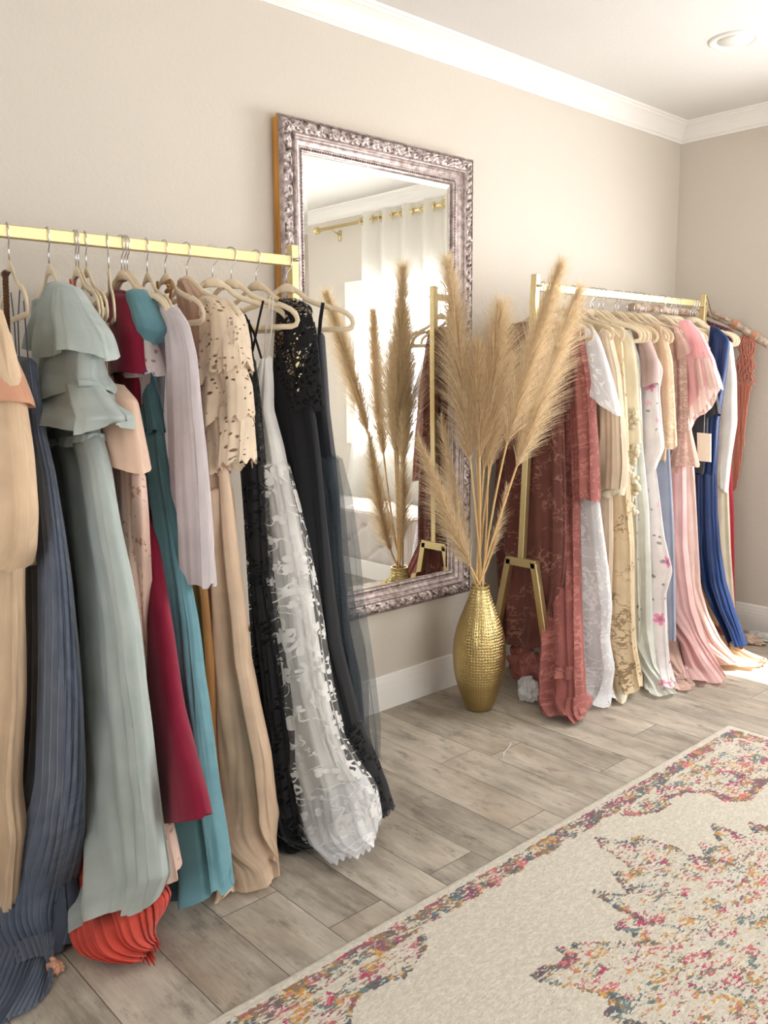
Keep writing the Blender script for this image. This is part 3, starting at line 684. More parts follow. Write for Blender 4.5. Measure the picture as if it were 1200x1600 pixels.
# floral chiffon dress
g, pl = garment('floral_chiffon_dress', 'dress', 'white and navy floral chiffon dress with fluttering sleeves between burgundy and teal', 194, (228, 500), 'beige velvet hanger holding the navy floral chiffon dress', GD1, hang=2)
part('gown', F['navyfl'], g, drape(pl, [(208, 462, .06), (216, 520, .2), (224, 580, .26), (226, 640, .26), (224, 700, .24), (232, 800, .2), (240, 900, .2)], (.015, .03), 6, (.002, .006), 44, n=50))
part('sleeve', F['navyfl'], g, drape(pl, [(204, 460, 212, 462), (206, 500, 228, 520), (210, 545, 236, 562), (212, 590, 240, 585)], (.02, .04), 5, (.002, .009), 45, n=24, m=60))
part('sleeve', F['navyfl'], g, drape(pl, [(212, 560, 232, 570), (212, 600, 226, 604), (214, 650, 226, 655)], (.02, .03), 5, (.002, .008), 46, n=20, m=60))
# teal dress
g, pl = garment('teal_dress', 'dress', 'dusty teal maxi dress with a shirred bodice, its hem gathered on the floor', 198, (240, 512), 'beige velvet hanger inside the dusty teal dress', GD1, hang=1)
part('sleeve_cap', F['teal'], g, drape(pl, [(210, 451, 222, 452), (212, 480, 234, 482), (220, 500, 247, 514), (232, 530, 242, 534)], (.03, .045), 4, (.001, .005), 47, n=20, m=60))
t = F['teal']
part('bodice', F['teal'], g, drape(pl, [(215, 470, .08), (224, 530, .22), (237, 600, .26), (244, 640, .26), (249, 675, .26)], (.02, .035), 18, (.001, .0025), 48, n=40, m=160))
part('skirt', F['teal'], g, drape(pl, [(249, 672, .26), (254, 720, .27), (262, 770, .28), (275, 840, .29), (287, 910, .3), (296, 970, .3), (302, 1030, .3), (248, 1110, 311, 1110), (258, 1200, 322, 1200), (266, 1280, 330, 1280), (268, 1340, 339, 1345), (266, 1392, 346, 1400)], (.025, .06), 9, (.004, .017), 49, n=110, m=160, hemwave=.012))
# lilac white gauze shirt
g, pl = garment('gauze_shirt', 'shirt', 'lilac-white crinkled gauze shirt with a long straight sleeve, between teal and peach dresses', 229, (268, 486), 'beige velvet hanger carrying the lilac-white gauze shirt', GD1)
part('body', F['lilac'], g, drape(pl, [(256, 472, .06), (268, 500, .2), (262, 560, .24), (258, 640, .24), (262, 700, .24), (272, 745, .24)], (.015, .03), 6, (.002, .008), 51, n=50))
part('sleeve', F['lilac'], g, drape(pl, [(258, 474, 268, 478), (262, 510, 290, 505), (266, 560, 302, 555), (270, 650, 308, 640), (276, 740, 315, 730), (282, 830, 322, 820), (288, 912, 326, 916)], (.02, .04), 7, (.002, .008), 52, n=60, m=80))
# ochre dress on straps
g, pl = garment('ochre_satin_dress', 'dress', 'ochre brown satin dress with knotted straps, mostly hidden behind the gauze shirt', 257, (318, 522), 'beige velvet hanger with knotted ochre straps beside the gauze shirt', GD1)
part('skirt', F['rust'], g, drape(pl, [(275, 560, .1), (290, 640, .2), (302, 740, .26), (311, 850, .28), (322, 940, .28), (330, 1040, .28), (332, 1150, .28), (338, 1250, .28), (340, 1350, .28)], (.02, .04), 10, (.003, .013), 54, n=70, m=120))
for p in ([(252, 440), (254, 490), (262, 540)], [(275, 445), (270, 480), (264, 540)]): ribbon('shoulder_strap', pl, p, .006, F['rust'], g, .4, .012)
b = MB(); b.tube([pl(p)+pl.n*.018 for p in ((268, 442), (275, 440), (277, 452), (270, 456), (273, 448))], .007, 8); b.build('knot', F['rust'], g)
# peach satin dress with eyelet lace sleeve
g, pl = garment('peach_satin_dress', 'dress', 'peach satin maxi dress with a cream eyelet-lace ruffle sleeve', 291, (372, 528), 'beige velvet hanger under the peach dress with the lace sleeve', GD1)
part('bodice', F['blushin'], g, drape(pl, [(283, 434, 297, 436), (278, 460, 318, 462), (290, 520, 330, 520), (300, 600, 338, 600), (310, 680, 345, 680), (318, 745, 352, 740)], (.02, .04), 6, (.002, .005), 56, n=50))
part('skirt', F['peach'], g, drape(pl, [(316, 730, 352, 730), (314, 800, 360, 790), (318, 860, 367, 860), (322, 950, 378, 950), (327, 1040, 386, 1030), (330, 1110, 400, 1100), (330, 1200, 418, 1180), (334, 1290, 428, 1280), (338, 1350, 434, 1330), (346, 1384, 435, 1361)], (.03, .06), 5, (.004, .013), 57, n=110, m=140, hemwave=.006))
part('sash_loop', F['peach'], g, drape(pl, [(330, 760, 352, 760), (334, 800, 356, 810), (330, 860, 352, 870), (324, 910, 342, 915), (322, 932, 334, 936)], (.045, .055), 4, (.002, .006), 58, n=40, m=60), 'twisted satin sash end')
part('hem_tail', F['peach'], g, drape(pl, [(342, 1340, 372, 1345), (338, 1375, 372, 1372), (343, 1394, 360, 1396)], (.03, .04), 3, (.002, .004), 59, n=16, m=40))
tiers = [((318, 462, 352, 466), (320, 500, 374, 492), (322, 560, 379, 520), (324, 605, 378, 562)),
         ((322, 520, 372, 500), (324, 560, 380, 540), (326, 610, 384, 568)),
         ((324, 590, 372, 560), (328, 640, 384, 600), (332, 670, 386, 650)),
         ((334, 660, 378, 620), (340, 700, 384, 660), (352, 735, 380, 722)),
         ((344, 715, 376, 700), (350, 738, 379, 724))]
for i, tr in enumerate(tiers[:4]):
    part('lace_tier', F['eyelet'], g, drape(pl, list(tr), (.035+.006*i, .06+.003*i), 5, (.002, .009), 60+i, n=30, m=160, scallop=.016, scn=14), 'cream eyelet lace ruffle tier')
# black lace slip dress
g, pl = garment('black_lace_slip', 'gown', 'black lace strappy gown between the peach satin dress and the white lace gown', 331, (456, 485), 'beige velvet hanger carrying the strappy black lace gown, first right of the lace sleeve', GD1)
part('gown', F['blk'], g, drape(pl, [(368, 560, 392, 540), (368, 600, 398, 590), (378, 680, 400, 680), (386, 750, 404, 750), (396, 850, 410, 850), (402, 950, 422, 950), (408, 1050, 440, 1050), (415, 1150, 456, 1150), (426, 1240, 466, 1240), (432, 1300, 478, 1300), (436, 1330, 480, 1310)], (.02, .05), 5, (.002, .008), 66, n=80))
part('lace_overlay', F['blklace'], g, drape(pl, [(362, 566, 394, 552), (368, 620, 402, 610), (380, 720, 410, 720), (398, 900, 420, 900), (410, 1100, 450, 1100), (420, 1260, 470, 1260), (430, 1320, 476, 1300)], (.03, .06), 7, (.003, .01), 67, n=70))
for p in ([(415, 470), (408, 500), (398, 550)], [(386, 492), (400, 520), (412, 560)], [(392, 500), (398, 540), (394, 590)]): ribbon('shoulder_strap', pl, p, .0042, F['blk'], g, .3, .01)
# white lace gown
g, pl = garment('white_lace_gown', 'gown', 'white wedding gown with petal organza overlay and scalloped lace hem, on thin straps', 360, (462, 470), 'beige velvet hanger carrying the white lace gown', GD1)
part('bodice', F['whitesatin'], g, drape(pl, [(414, 556, 421, 556), (398, 600, 424, 600), (388, 640, 424, 640), (387, 700, 440, 700), (390, 745, 448, 745)], (.02, .04), 5, (.002, .006), 70, n=40))
part('skirt', F['whitesatin'], g, drape(pl, [(389, 735, 446, 735), (396, 800, 458, 790), (408, 900, 476, 880), (416, 1000, 490, 980), (428, 1080, 506, 1080), (448, 1150, 524, 1150), (468, 1220, 550, 1215), (480, 1265, 570, 1255), (494, 1305, 584, 1290)], (.03, .055), 6, (.005, .014), 71, n=100, m=140))
part('petal_overlay', F['organza'], g, drape(pl, [(388, 720, 444, 720), (391, 800, 466, 800), (398, 870, 481, 870), (406, 950, 496, 950), (414, 1020, 506, 1020), (426, 1080, 516, 1080), (444, 1150, 532, 1150), (458, 1210, 560, 1200), (466, 1260, 586, 1240), (474, 1300, 594, 1290)], (.05, .085), 6, (.004, .012), 72, n=100, m=140, hemwave=.012), 'sheer organza overlay with white petals')
part('scalloped_hem', F['whitelace'], g, drape(pl, [(464, 1230, 566, 1212), (468, 1270, 588, 1262), (482, 1304, 594, 1290), (500, 1326, 590, 1300)], (.06, .095), 9, (.003, .012), 73, n=40, m=160, scallop=.02, scn=26), 'scalloped lace hem')
for p in ([(427, 462), (420, 510), (417, 560)], [(431, 464), (428, 520), (419, 560)]): ribbon('shoulder_strap', pl, p, .0022, F['whitesatin'], g, .5, .012)
# black dress with sheer lace yoke
g, pl = garment('black_lace_yoke_dress', 'gown', 'black gown with a sheer lace yoke, directly right of the white lace gown', 399, (486, 486), 'beige velvet hanger under the sheer black lace yoke', GD1)
part('lace_yoke', F['blklace'], g, drape(pl, [(438, 466, 462, 466), (434, 480, 486, 478), (430, 540, 494, 520), (428, 600, 500, 580), (428, 640, 506, 640)], (.02, .03), 4, (.001, .004), 75, n=40), 'sheer black lace yoke')
part('gown', F['blk'], g, drape(pl, [(428, 560, 438, 560), (424, 600, 452, 600), (424, 650, 490, 640), (440, 720, 500, 720), (462, 800, 506, 800), (480, 900, 514, 900), (500, 1000, 524, 1000), (512, 1080, 544, 1080), (530, 1150, 560, 1150), (552, 1210, 590, 1210), (570, 1270, 605, 1268)], (.025, .05), 4, (.002, .009), 76, n=90))
part('lace_hem', F['blklace'], g, drape(pl, [(525, 1130, 558, 1130), (545, 1190, 584, 1190), (566, 1240, 600, 1236), (574, 1282, 608, 1276)], (.05, .06), 5, (.002, .008), 77, n=40), 'black lace train')
# black velvet gown with tulle
g, pl = garment('black_tulle_gown', 'gown', 'black velvet gown with blue-black tulle overskirt, last on the near rack before the mirror', 447, (550, 506), 'beige velvet hanger at the near rack\'s right end, its arm bare against the mirror', GD1)
part('bodice', F['blkvelvet'], g, drape(pl, [(494, 524, 504, 520), (476, 580, 509, 580), (462, 640, 513, 640), (458, 690, 519, 690), (460, 716, 522, 716)], (.02, .04), 4, (.001, .004), 79, n=40))
part('skirt', F['blkvelvet'], g, drape(pl, [(462, 712, 522, 710), (466, 780, 528, 780), (474, 860, 531, 860), (486, 930, 537, 930), (500, 1000, 542, 1000), (515, 1060, 556, 1060), (528, 1120, 560, 1120), (540, 1180, 560, 1175)], (.03, .05), 7, (.004, .011), 80, n=90, m=120))
part('tulle_overskirt', F['tulle'], g, drape(pl, [(470, 716, 524, 712), (476, 780, 534, 780), (486, 870, 540, 870), (498, 950, 548, 950), (512, 1020, 564, 1020), (526, 1080, 568, 1080), (536, 1150, 566, 1150), (548, 1200, 576, 1196)], (.045, .07), 6, (.004, .014), 81, n=80, m=120), 'blue-black tulle')
part('tulle_overskirt', F['tulle2'], g, drape(pl, [(480, 716, 525, 712), (490, 780, 543, 780), (500, 870, 555, 870), (510, 950, 560, 950), (520, 1020, 570, 1020), (530, 1080, 577, 1080), (540, 1140, 583, 1140), (556, 1200, 580, 1196)], (.06, .08), 5, (.004, .012), 82, n=80, m=120), 'outer layer of grey tulle')
ribbon('shoulder_strap', pl, [(507, 473), (503, 500), (499, 545)], .007, F['blkvelvet'], g, .25, .008)
ribbon('shoulder_strap', pl, [(444, 470), (448, 520), (470, 600)], .006, F['blkvelvet'], g, .25, .008)

# ======== far rack
def g2(name, cat, label, hook, tip, hl, **k): return garment(name, cat, label, hook, tip, hl, GD2, grp=G2, **k)
g, pl = g2('mauve_sheer_dress', 'dress', 'dark mauve sheer lace dress at the vase end of the far rack', 848, 0, 'beige velvet hanger in the dark mauve sheer dress at the far rack\'s near end', x=2.895)
part('gown', F['mauve'], g, drape(pl, [(804, 505, 842, 500), (786, 512, 872, 508), (776, 560, 880, 560), (780, 640, 880, 640), (774, 760, 884, 760), (776, 850, 884, 850), (780, 930, 880, 930), (786, 1004, 860, 1012)], (.02, .04), 8, (.003, .011), 101, n=80, m=120))
part('sleeve', F['mauve'], g, drape(pl, [(786, 512, 800, 508), (774, 560, 794, 560), (768, 640, 788, 640), (766, 720, 786, 720)], (.02, .035), 4, (.002, .006), 102, n=30, m=50))
g, pl = g2('rose_lace_gown', 'gown', 'dusty rose embroidered lace gown with fringed sleeve, first full gown right of the pampas grass', 872, (905, 530), 'beige velvet hanger in the dusty rose lace gown')
part('gown', F['rose'], g, drape(pl, [(868, 500, 886, 502), (846, 516, 906, 520), (838, 560, 912, 560), (838, 640, 910, 640), (836, 700, 906, 720), (834, 800, 904, 800), (842, 880, 905, 880, -.02), (847, 950, 906, 950, -.07), (848, 1000, 908, 1000, -.12), (846, 1050, 911, 1060, -.15), (843, 1084, 914, 1095, -.16), (846, 1112, 916, 1116, -.16)], (.03, .055), 7, (.004, .013), 104, n=110, m=140))
part('hem_band', F['rose'], g, drape(pl, [(847, 1034, 909, 1036, -.14), (847, 1056, 910, 1058, -.15)], (.06, .062), 7, (.004, .01), 104, n=6, m=100), 'plain woven band near the hem')
part('sleeve', F['rose'], g, drape(pl, [(892, 506, 908, 514), (893, 600, 925, 590), (898, 700, 931, 690), (902, 778, 933, 782)], (.03, .04), 6, (.002, .008), 105, n=50, m=70, scallop=.012, scn=16))
part('hem_ruffle', F['rose'], g, drape(pl, [(886, 1086, 912, 1084, -.16), (884, 1104, 916, 1104, -.16), (886, 1120, 914, 1124, -.16)], (.05, .06), 7, (.004, .012), 106, n=14, m=80))
def crumple(name, label, cat, px, size, mat, seed, z=.05):
    c = hit(px, 2, z); root = thing(name, label, cat, (c.x, c.y, 0))
    b = MB(); U, V = 72, 44; vs = []; fs = []; uv = []
    for i in range(U):
        for j in range(V+1):
            a = 2*PI*i/U; t = PI*j/V; d = Vector((math.sin(t)*math.cos(a), math.sin(t)*math.sin(a), math.cos(t)))
            q = 1+.38*noise.noise(d*1.8+Vector((seed, 0, 0)))+.10*noise.noise(d*4+Vector((0, seed, 0)))
            r_ = 1-abs(noise.noise(Vector((d.x*2.2, d.y*3.5, d.z*1.4))+Vector((seed, seed, 1))))*.45
            v = Vector((c.x+d.x*size[0]*q*r_, c.y+d.y*size[1]*q*r_, z+d.z*size[2]*q*r_)); vs.append(clampv(v)); uv.append((a*.12, t*.12))
    for i in range(U):
        for j in range(V): fs.append((i*(V+1)+j, i*(V+1)+j+1, ((i+1) % U)*(V+1)+j+1, ((i+1) % U)*(V+1)+j))
    b.add(vs, fs, uv); b.build('cloth_bundle', mat, root); return root
crumple('gathered_rose_train', 'crumpled dark rose lace train bunched between the vase and the rose gown', 'train', (822, 1040), (.055, .09, .085), F['rose'], 3.3, .11)
crumple('gathered_white_train', 'crumpled white lace train lying on the floor beside the vase', 'train', (828, 1078), (.045, .06, .055), F['whitelace'], 8.1, .05)
g, pl = g2('white_lace_dress', 'dress', 'white lace dress with a wide bell sleeve, right of the rose lace gown', 882, (925, 525), 'beige velvet hanger in the white bell-sleeve dress')
part('skirt', F['whitelace'], g, drape(pl, [(905, 560, .2), (915, 700, .3), (935, 780, .32), (944, 850, .33), (952, 910, .33), (955, 950, .32), (950, 1000, .3), (958, 1045, .3), (912, 1070, 950, 1085), (916, 1088, 943, 1107)], (.02, .05), 6, (.003, .012), 110, n=90, m=120, hemwave=.012))
part('bell_sleeve', F['whitelace'], g, drape(pl, [(900, 505, 922, 508), (896, 520, 934, 527), (891, 540, 946, 565), (888, 558, 957, 605), (887, 570, 968, 650)], (.03, .06), 4, (.001, .008), 111, n=40, m=80, hemwave=.004))
g, pl = g2('beige_balloon_dress', 'dress', 'beige chiffon blouse dress with a cuffed balloon sleeve', 894, (955, 560), 'beige velvet hanger in the beige balloon-sleeve dress')
part('body', F['beige'], g, drape(pl, [(925, 510, .1), (950, 540, .28), (955, 640, .3), (957, 760, .3), (958, 850, .3), (955, 940, .28)], (.02, .03), 7, (.002, .008), 113, n=50))
part('sleeve', F['beige'], g, drape(pl, [(940, 512, 952, 520), (943, 600, 966, 580), (942, 680, 973, 660), (935, 740, 979, 730), (938, 768, 976, 762)], (.03, .05), 6, (.003, .01), 114, n=50, m=70))
part('cuff', F['ivory'], g, drape(pl, [(938, 767, 976, 760), (944, 778, 974, 772)], (.04, .035), 8, (.001, .003), 115, n=6, m=60), 'frilled cuff')
g, pl = g2('beige_embroidered_gown', 'gown', 'beige net gown embroidered with gold sprays, left of the milky white gown', 909, (972, 560), 'beige velvet hanger in the embroidered beige gown')
part('gown', F['embr'], g, drape(pl, [(950, 505, .06), (972, 530, .3), (980, 640, .34), (985, 780, .34), (990, 850, .34), (990, 950, .33), (992, 1000, .32), (940, 1060, 1000, 1056), (942, 1078, 1003, 1080)], (.025, .055), 6, (.004, .013), 117, n=100, m=120))
part('hem_knot', F['ivory'], g, drape(pl, [(958, 1066, 982, 1062), (956, 1080, 990, 1074), (962, 1092, 980, 1094)], (.05, .05), 4, (.003, .01), 118, n=14, m=50), 'twisted hem')
g, pl = g2('crochet_top', 'blouse', 'ivory crochet top edged with chunky wool pompoms', 923, (984, 560), 'beige velvet hanger in the ivory crochet top')
part('body', F['crochet'], g, drape(pl, [(960, 510, .1), (978, 530, .3), (984, 600, .3), (986, 680, .3), (984, 760, .3)], (.02, .03), 4, (.001, .005), 120, n=40))
b = MB(); rg = random.Random(5)
for k in range(150):
    f = k/149; px = 984+7*math.sin(f*19)+6*f; py = 640+160*f; q = pl((px, py)); R_ = .010+.006*rg.random()
    q += Vector((rg.uniform(-.01, .01), rg.uniform(-.012, .012), rg.uniform(-.008, .008)))
    vs = []; fs = []
    for i in range(5):
        for j in range(8):
            t = PI*i/4; a = 2*PI*j/8; rr = R_*(1+.3*noise.noise(q*60+Vector((i, j, 0)))); vs.append(q+Vector((math.sin(t)*math.cos(a), math.sin(t)*math.sin(a), math.cos(t)))*rr)
    for i in range(4):
        for j in range(8): fs.append((i*8+j, i*8+(j+1) % 8, (i+1)*8+(j+1) % 8, (i+1)*8+j))
    b.add(vs, fs)
o = b.build('wool_fringe', F['ivory'], g); o['kind'] = 'stuff'
g, pl = g2('ivory_cotton_tunic', 'tunic', 'ivory cotton tunic with a dotted edge right of the crochet top', 926.5, (998, 560), 'beige velvet hanger in the ivory cotton tunic')
part('body', F['ivory'], g, drape(pl, [(972, 510, .08), (990, 528, .3), (998, 580, .3), (1001, 640, .3), (1005, 694, .3)], (.02, .03), 6, (.002, .007), 122, n=40))
g, pl = g2('botanical_print_dress', 'dress', 'off-white chiffon dress with a dark botanical print, a strip left of the milky gown', 936, (1004, 560), 'beige velvet hanger in the botanical print dress')
part('gown', F['bwfloral'], g, drape(pl, [(980, 520, .08), (992, 600, .3), (996, 740, .32), (1000, 860, .32), (1003, 960, .32), (1003, 1040, .32)], (.02, .04), 7, (.003, .009), 123, n=60))
g, pl = g2('milky_chiffon_gown', 'gown', 'milky white chiffon gown flowing onto the floor in the middle of the far rack', 943, (1010, 560), 'beige velvet hanger in the milky white gown')
part('gown', F['wsheer'], g, drape(pl, [(985, 515, .08), (1000, 560, .3), (1005, 700, .32), (1015, 800, .33), (1018, 900, .33), (1020, 980, .33), (1003, 1040, 1026, 1040), (1004, 1070, 1040, 1070), (1008, 1082, 1056, 1083)], (.02, .045), 7, (.003, .01), 124, n=80))
g, pl = g2('mauve_short_sleeve_top', 'blouse', 'greyish mauve satin short-sleeved top', 961.5, (1014, 560), 'beige velvet hanger in the greyish mauve top')
part('body', F['mauvegr'], g, drape(pl, [(994, 508, .08), (1006, 520, .28), (1016, 560, .3), (1014, 600, .3)], (.02, .03), 4, (.001, .004), 126, n=30))
part('sleeve', F['mauvegr'], g, drape(pl, [(998, 512, 1008, 516), (1000, 555, 1026, 560), (1006, 604, 1028, 600)], (.025, .035), 3, (.001, .003), 127, n=20, m=40))
g, pl = g2('white_floral_dress', 'dress', 'white chiffon dress printed with pink flowers, ruffled down the skirt', 967, (1024, 570), 'beige velvet hanger in the white and pink floral dress')
part('top', F['wfloral'], g, drape(pl, [(1006, 520, .08), (1020, 545, .28), (1036, 576, .3), (1030, 610, .3), (1034, 660, .3), (1038, 700, .3), (1020, 740, .2)], (.025, .035), 6, (.002, .008), 129, n=50, hemwave=.01))
part('skirt', F['wfloral'], g, drape(pl, [(1018, 690, .3), (1027, 750, .32), (1038, 840, .33), (1051, 892, .34), (1040, 930, .32), (1043, 1000, .3), (1020, 1050, 1045, 1050), (1024, 1072, 1052, 1080)], (.02, .045), 6, (.003, .011), 130, n=80, hemwave=.014))
g, pl = g2('tan_lace_tunic', 'tunic', 'tan scalloped lace tunic with a wide sleeve', 980.5, (1042, 560), 'beige velvet hanger in the tan lace tunic')
part('body', F['tanlace'], g, drape(pl, [(1018, 505, .08), (1034, 516, .28), (1044, 560, .3), (1046, 640, .3), (1040, 720, .3)], (.02, .03), 5, (.002, .006), 132, n=40))
part('sleeve', F['tanlace'], g, drape(pl, [(1024, 506, 1036, 512), (1026, 560, 1050, 560), (1028, 640, 1054, 640), (1030, 702, 1057, 698)], (.025, .035), 4, (.002, .006), 133, n=30, m=50, scallop=.01, scn=14))
g, pl = g2('dusty_blue_gown', 'gown', 'dusty lavender-blue chiffon gown, a narrow strip between white floral and pink', 992, (1048, 570), 'beige velvet hanger in the dusty blue gown')
part('gown', F['lavender'], g, drape(pl, [(1024, 510, .08), (1040, 600, .28), (1046, 700, .3), (1051, 800, .3), (1054, 900, .3), (1056, 1000, .3)], (.02, .04), 6, (.003, .009), 134, n=60))
g, pl = g2('blush_lace_dress', 'dress', 'blush lace dress with a capped shoulder and flared bell cuff', 1002, (1068, 560), 'beige velvet hanger in the blush lace dress')
part('bodice', F['blushlace'], g, drape(pl, [(1044, 508, .08), (1058, 520, .26), (1064, 580, .28), (1066, 660, .28), (1060, 740, .28)], (.02, .03), 4, (.001, .005), 136, n=40))
part('shoulder_cap', F['blushlace'], g, drape(pl, [(1050, 508, 1060, 512), (1056, 535, 1076, 536), (1058, 564, 1081, 552)], (.03, .04), 3, (.001, .003), 137, n=16, m=40))
part('sleeve', F['blushlace'], g, drape(pl, [(1058, 545, 1074, 550), (1060, 620, 1076, 620), (1058, 675, 1079, 672)], (.02, .025), 3, (.001, .004), 138, n=24, m=40))
part('bell_cuff', F['blushlace'], g, drape(pl, [(1058, 674, 1080, 671), (1052, 700, 1086, 698), (1044, 727, 1093, 728)], (.025, .05), 5, (.001, .008), 139, n=20, m=60))
part('skirt', F['blushlace'], g, drape(pl, [(1048, 730, .26), (1056, 850, .3), (1058, 950, .3), (1060, 1010, .3), (1042, 1050, 1070, 1052), (1044, 1076, 1080, 1070)], (.02, .04), 5, (.003, .009), 140, n=60))
g, pl = g2('pink_tulle_gown', 'gown', 'pale pink gown with layered tulle shoulder and satin skirt pooling on the floor', 1010, (1092, 560), 'beige velvet hanger in the pale pink tulle gown')
part('tulle_tier', F['pink'], g, drape(pl, [(1062, 500, 1078, 500), (1060, 520, 1098, 522), (1064, 550, 1110, 546)], (.025, .05), 5, (.001, .008), 142, n=24, m=80, hemwave=.01), 'upper pink tulle tier')
part('tulle_tier', F['pink'], g, drape(pl, [(1064, 530, 1100, 530), (1068, 580, 1116, 560), (1074, 640, 1124, 592)], (.035, .06), 7, (.002, .009), 143, n=24, m=90, hemwave=.014), 'middle pink tulle tier')
part('tulle_tier', F['blush'], g, drape(pl, [(1070, 560, 1112, 556), (1076, 640, 1126, 590), (1080, 665, 1130, 604)], (.045, .06), 8, (.002, .009), 144, n=24, m=90, hemwave=.014), 'lower blush tulle tier')
part('skirt', F['pinksat'], g, drape(pl, [(1070, 620, .1), (1072, 740, .24), (1075, 850, .28), (1080, 900, .28), (1088, 950, .28), (1064, 1000, 1100, 990), (1066, 1040, 1118, 1030), (1070, 1062, 1128, 1058)], (.03, .07), 7, (.003, .013), 145, n=90, m=120))
g, pl = g2('blush_satin_gown', 'gown', 'blush satin gown sweeping onto the floor beside the pink gown', 1034, (1096, 570), 'beige velvet hanger in the blush satin gown')
part('gown', F['blush'], g, drape(pl, [(1066, 520, .08), (1076, 600, .24), (1085, 740, .26), (1091, 850, .26), (1095, 920, .26), (1082, 970, 1106, 960), (1100, 1010, 1124, 996), (1120, 1040, 1146, 1028)], (.02, .05), 5, (.002, .01), 147, n=80))
g, pl = g2('charcoal_chiffon_top', 'blouse', 'charcoal chiffon short-sleeved top below the pink tulle shoulder', 1045, (1110, 590), 'beige velvet hanger in the charcoal chiffon top')
part('body', F['blkgr'], g, drape(pl, [(1082, 520, .08), (1100, 560, .22), (1108, 640, .24), (1106, 700, .24), (1100, 740, .24)], (.02, .03), 5, (.002, .006), 149, n=40))
part('sleeve', F['blkgr'], g, drape(pl, [(1096, 560, 1112, 558), (1100, 610, 1120, 608), (1102, 652, 1126, 648)], (.025, .03), 4, (.001, .005), 150, n=20, m=40))
g, pl3 = garment('swing_tag', 'tag', 'cream blank swing tag booklet hanging from the charcoal top', 0, 0, None, x=pl.o.x-.035)
b = MB(); A_ = [pl3((1089, 676)), pl3((1110, 678)), pl3((1110, 722)), pl3((1090, 720))]
b.add([a for a in A_]+[a+Vector((.008, 0, 0)) for a in A_], [(0, 1, 2, 3), (7, 6, 5, 4), (0, 4, 5, 1), (1, 5, 6, 2), (2, 6, 7, 3), (3, 7, 4, 0)]); b.build('booklet', simple('tag_paper', (240, 236, 214), .7), g, False)
b = MB(); b.tube([pl3((1100, 678)), pl3((1101, 650)), pl3((1103, 620))], .0008, 5); b.build('string', F['wht'], g)
g, pl = g2('navy_satin_gown', 'gown', 'navy blue satin gown with a sunlit sweeping skirt near the far corner', 1052, (1136, 560), 'beige velvet hanger in the navy satin gown')
part('bodice', F['navy'], g, drape(pl, [(1110, 508, 1122, 512), (1108, 530, 1141, 530), (1102, 600, 1136, 580), (1090, 680, 1124, 660), (1086, 740, 1120, 740)], (.02, .035), 4, (.001, .006), 152, n=40))
part('skirt', F['navy'], g, drape(pl, [(1086, 735, 1120, 735), (1088, 800, 1121, 800), (1090, 860, 1126, 860), (1096, 910, 1134, 910), (1112, 950, 1146, 950), (1130, 980, 1156, 978), (1142, 1010, 1166, 1008)], (.03, .06), 6, (.004, .015), 153, n=80, m=120))
g, pl = g2('peach_flower_gown', 'gown', 'peach gown with dark flower appliques spread over the floor at the far rack\'s end', 1060, (1120, 600), 'beige velvet hanger in the peach flower gown')
part('gown', F['peachfl'], g, drape(pl, [(1090, 560, .08), (1096, 700, .2), (1098, 850, .22), (1104, 920, .24), (1094, 960, 1128, 960), (1106, 1000, 1142, 994), (1116, 1030, 1160, 1018), (1130, 1042, 1186, 1030)], (.02, .07), 6, (.002, .012), 155, n=80))
g, pl = g2('ivory_lace_sleeve_dress', 'dress', 'ivory long-sleeved lace dress in bright window light near the corner', 1080, (1150, 570), 'beige velvet hanger in the ivory long-sleeved dress')
part('body', F['ivory'], g, drape(pl, [(1122, 520, .08), (1134, 560, .2), (1136, 700, .2), (1142, 860, .2), (1150, 975, .2)], (.015, .03), 4, (.001, .005), 157, n=40))
part('sleeve', F['wht'], g, drape(pl, [(1134, 528, 1144, 536), (1128, 600, 1151, 590), (1122, 680, 1152, 660), (1117, 755, 1142, 720), (1122, 757, 1138, 768)], (.025, .035), 3, (.001, .005), 158, n=50, m=60, scallop=.008, scn=18))
g, pl = g2('wine_red_gown', 'gown', 'wine red satin gown right behind the navy gown', 1084, (1152, 600), 'beige velvet hanger in the wine red gown')
part('gown', F['red'], g, drape(pl, [(1128, 520, .08), (1138, 600, .18), (1142, 700, .2), (1147, 800, .22), (1148, 900, .22), (1150, 985, .22)], (.02, .04), 4, (.002, .008), 160, n=60))
for i, (hx, tp) in enumerate(((1035.5, 14), (1056, 16), (1088, 20))):
    X, th = solve(hx, tp); place_hanger(X, th, ('beige velvet hanger bare of clothes, between the blush and charcoal garments', 'beige velvet hanger bare of clothes, just right of the navy gown\'s', 'beige velvet hanger last on the far rack by its right post')[i], G2)
# fabric ends on the floor by the corner
crumple('nude_satin_train', 'nude satin train end lying on the floor by the far baseboard', 'train', (1168, 1000), (.05, .09, .03), F['nude'], 4.4, .012)
crumple('white_folded_cloth', 'small white cloth on the floor against the far wall, cut by the right edge', 'cloth', (1196, 996), (.05, .10, .022), F['wht'], 6.2, .012)
crumple('fabric_bundle', 'nude fabric bundle peeking from under the slate pleated gown', 'cloth', (86, 1512), (.018, .022, .022), F['peachcuff'], 1.2, .014)

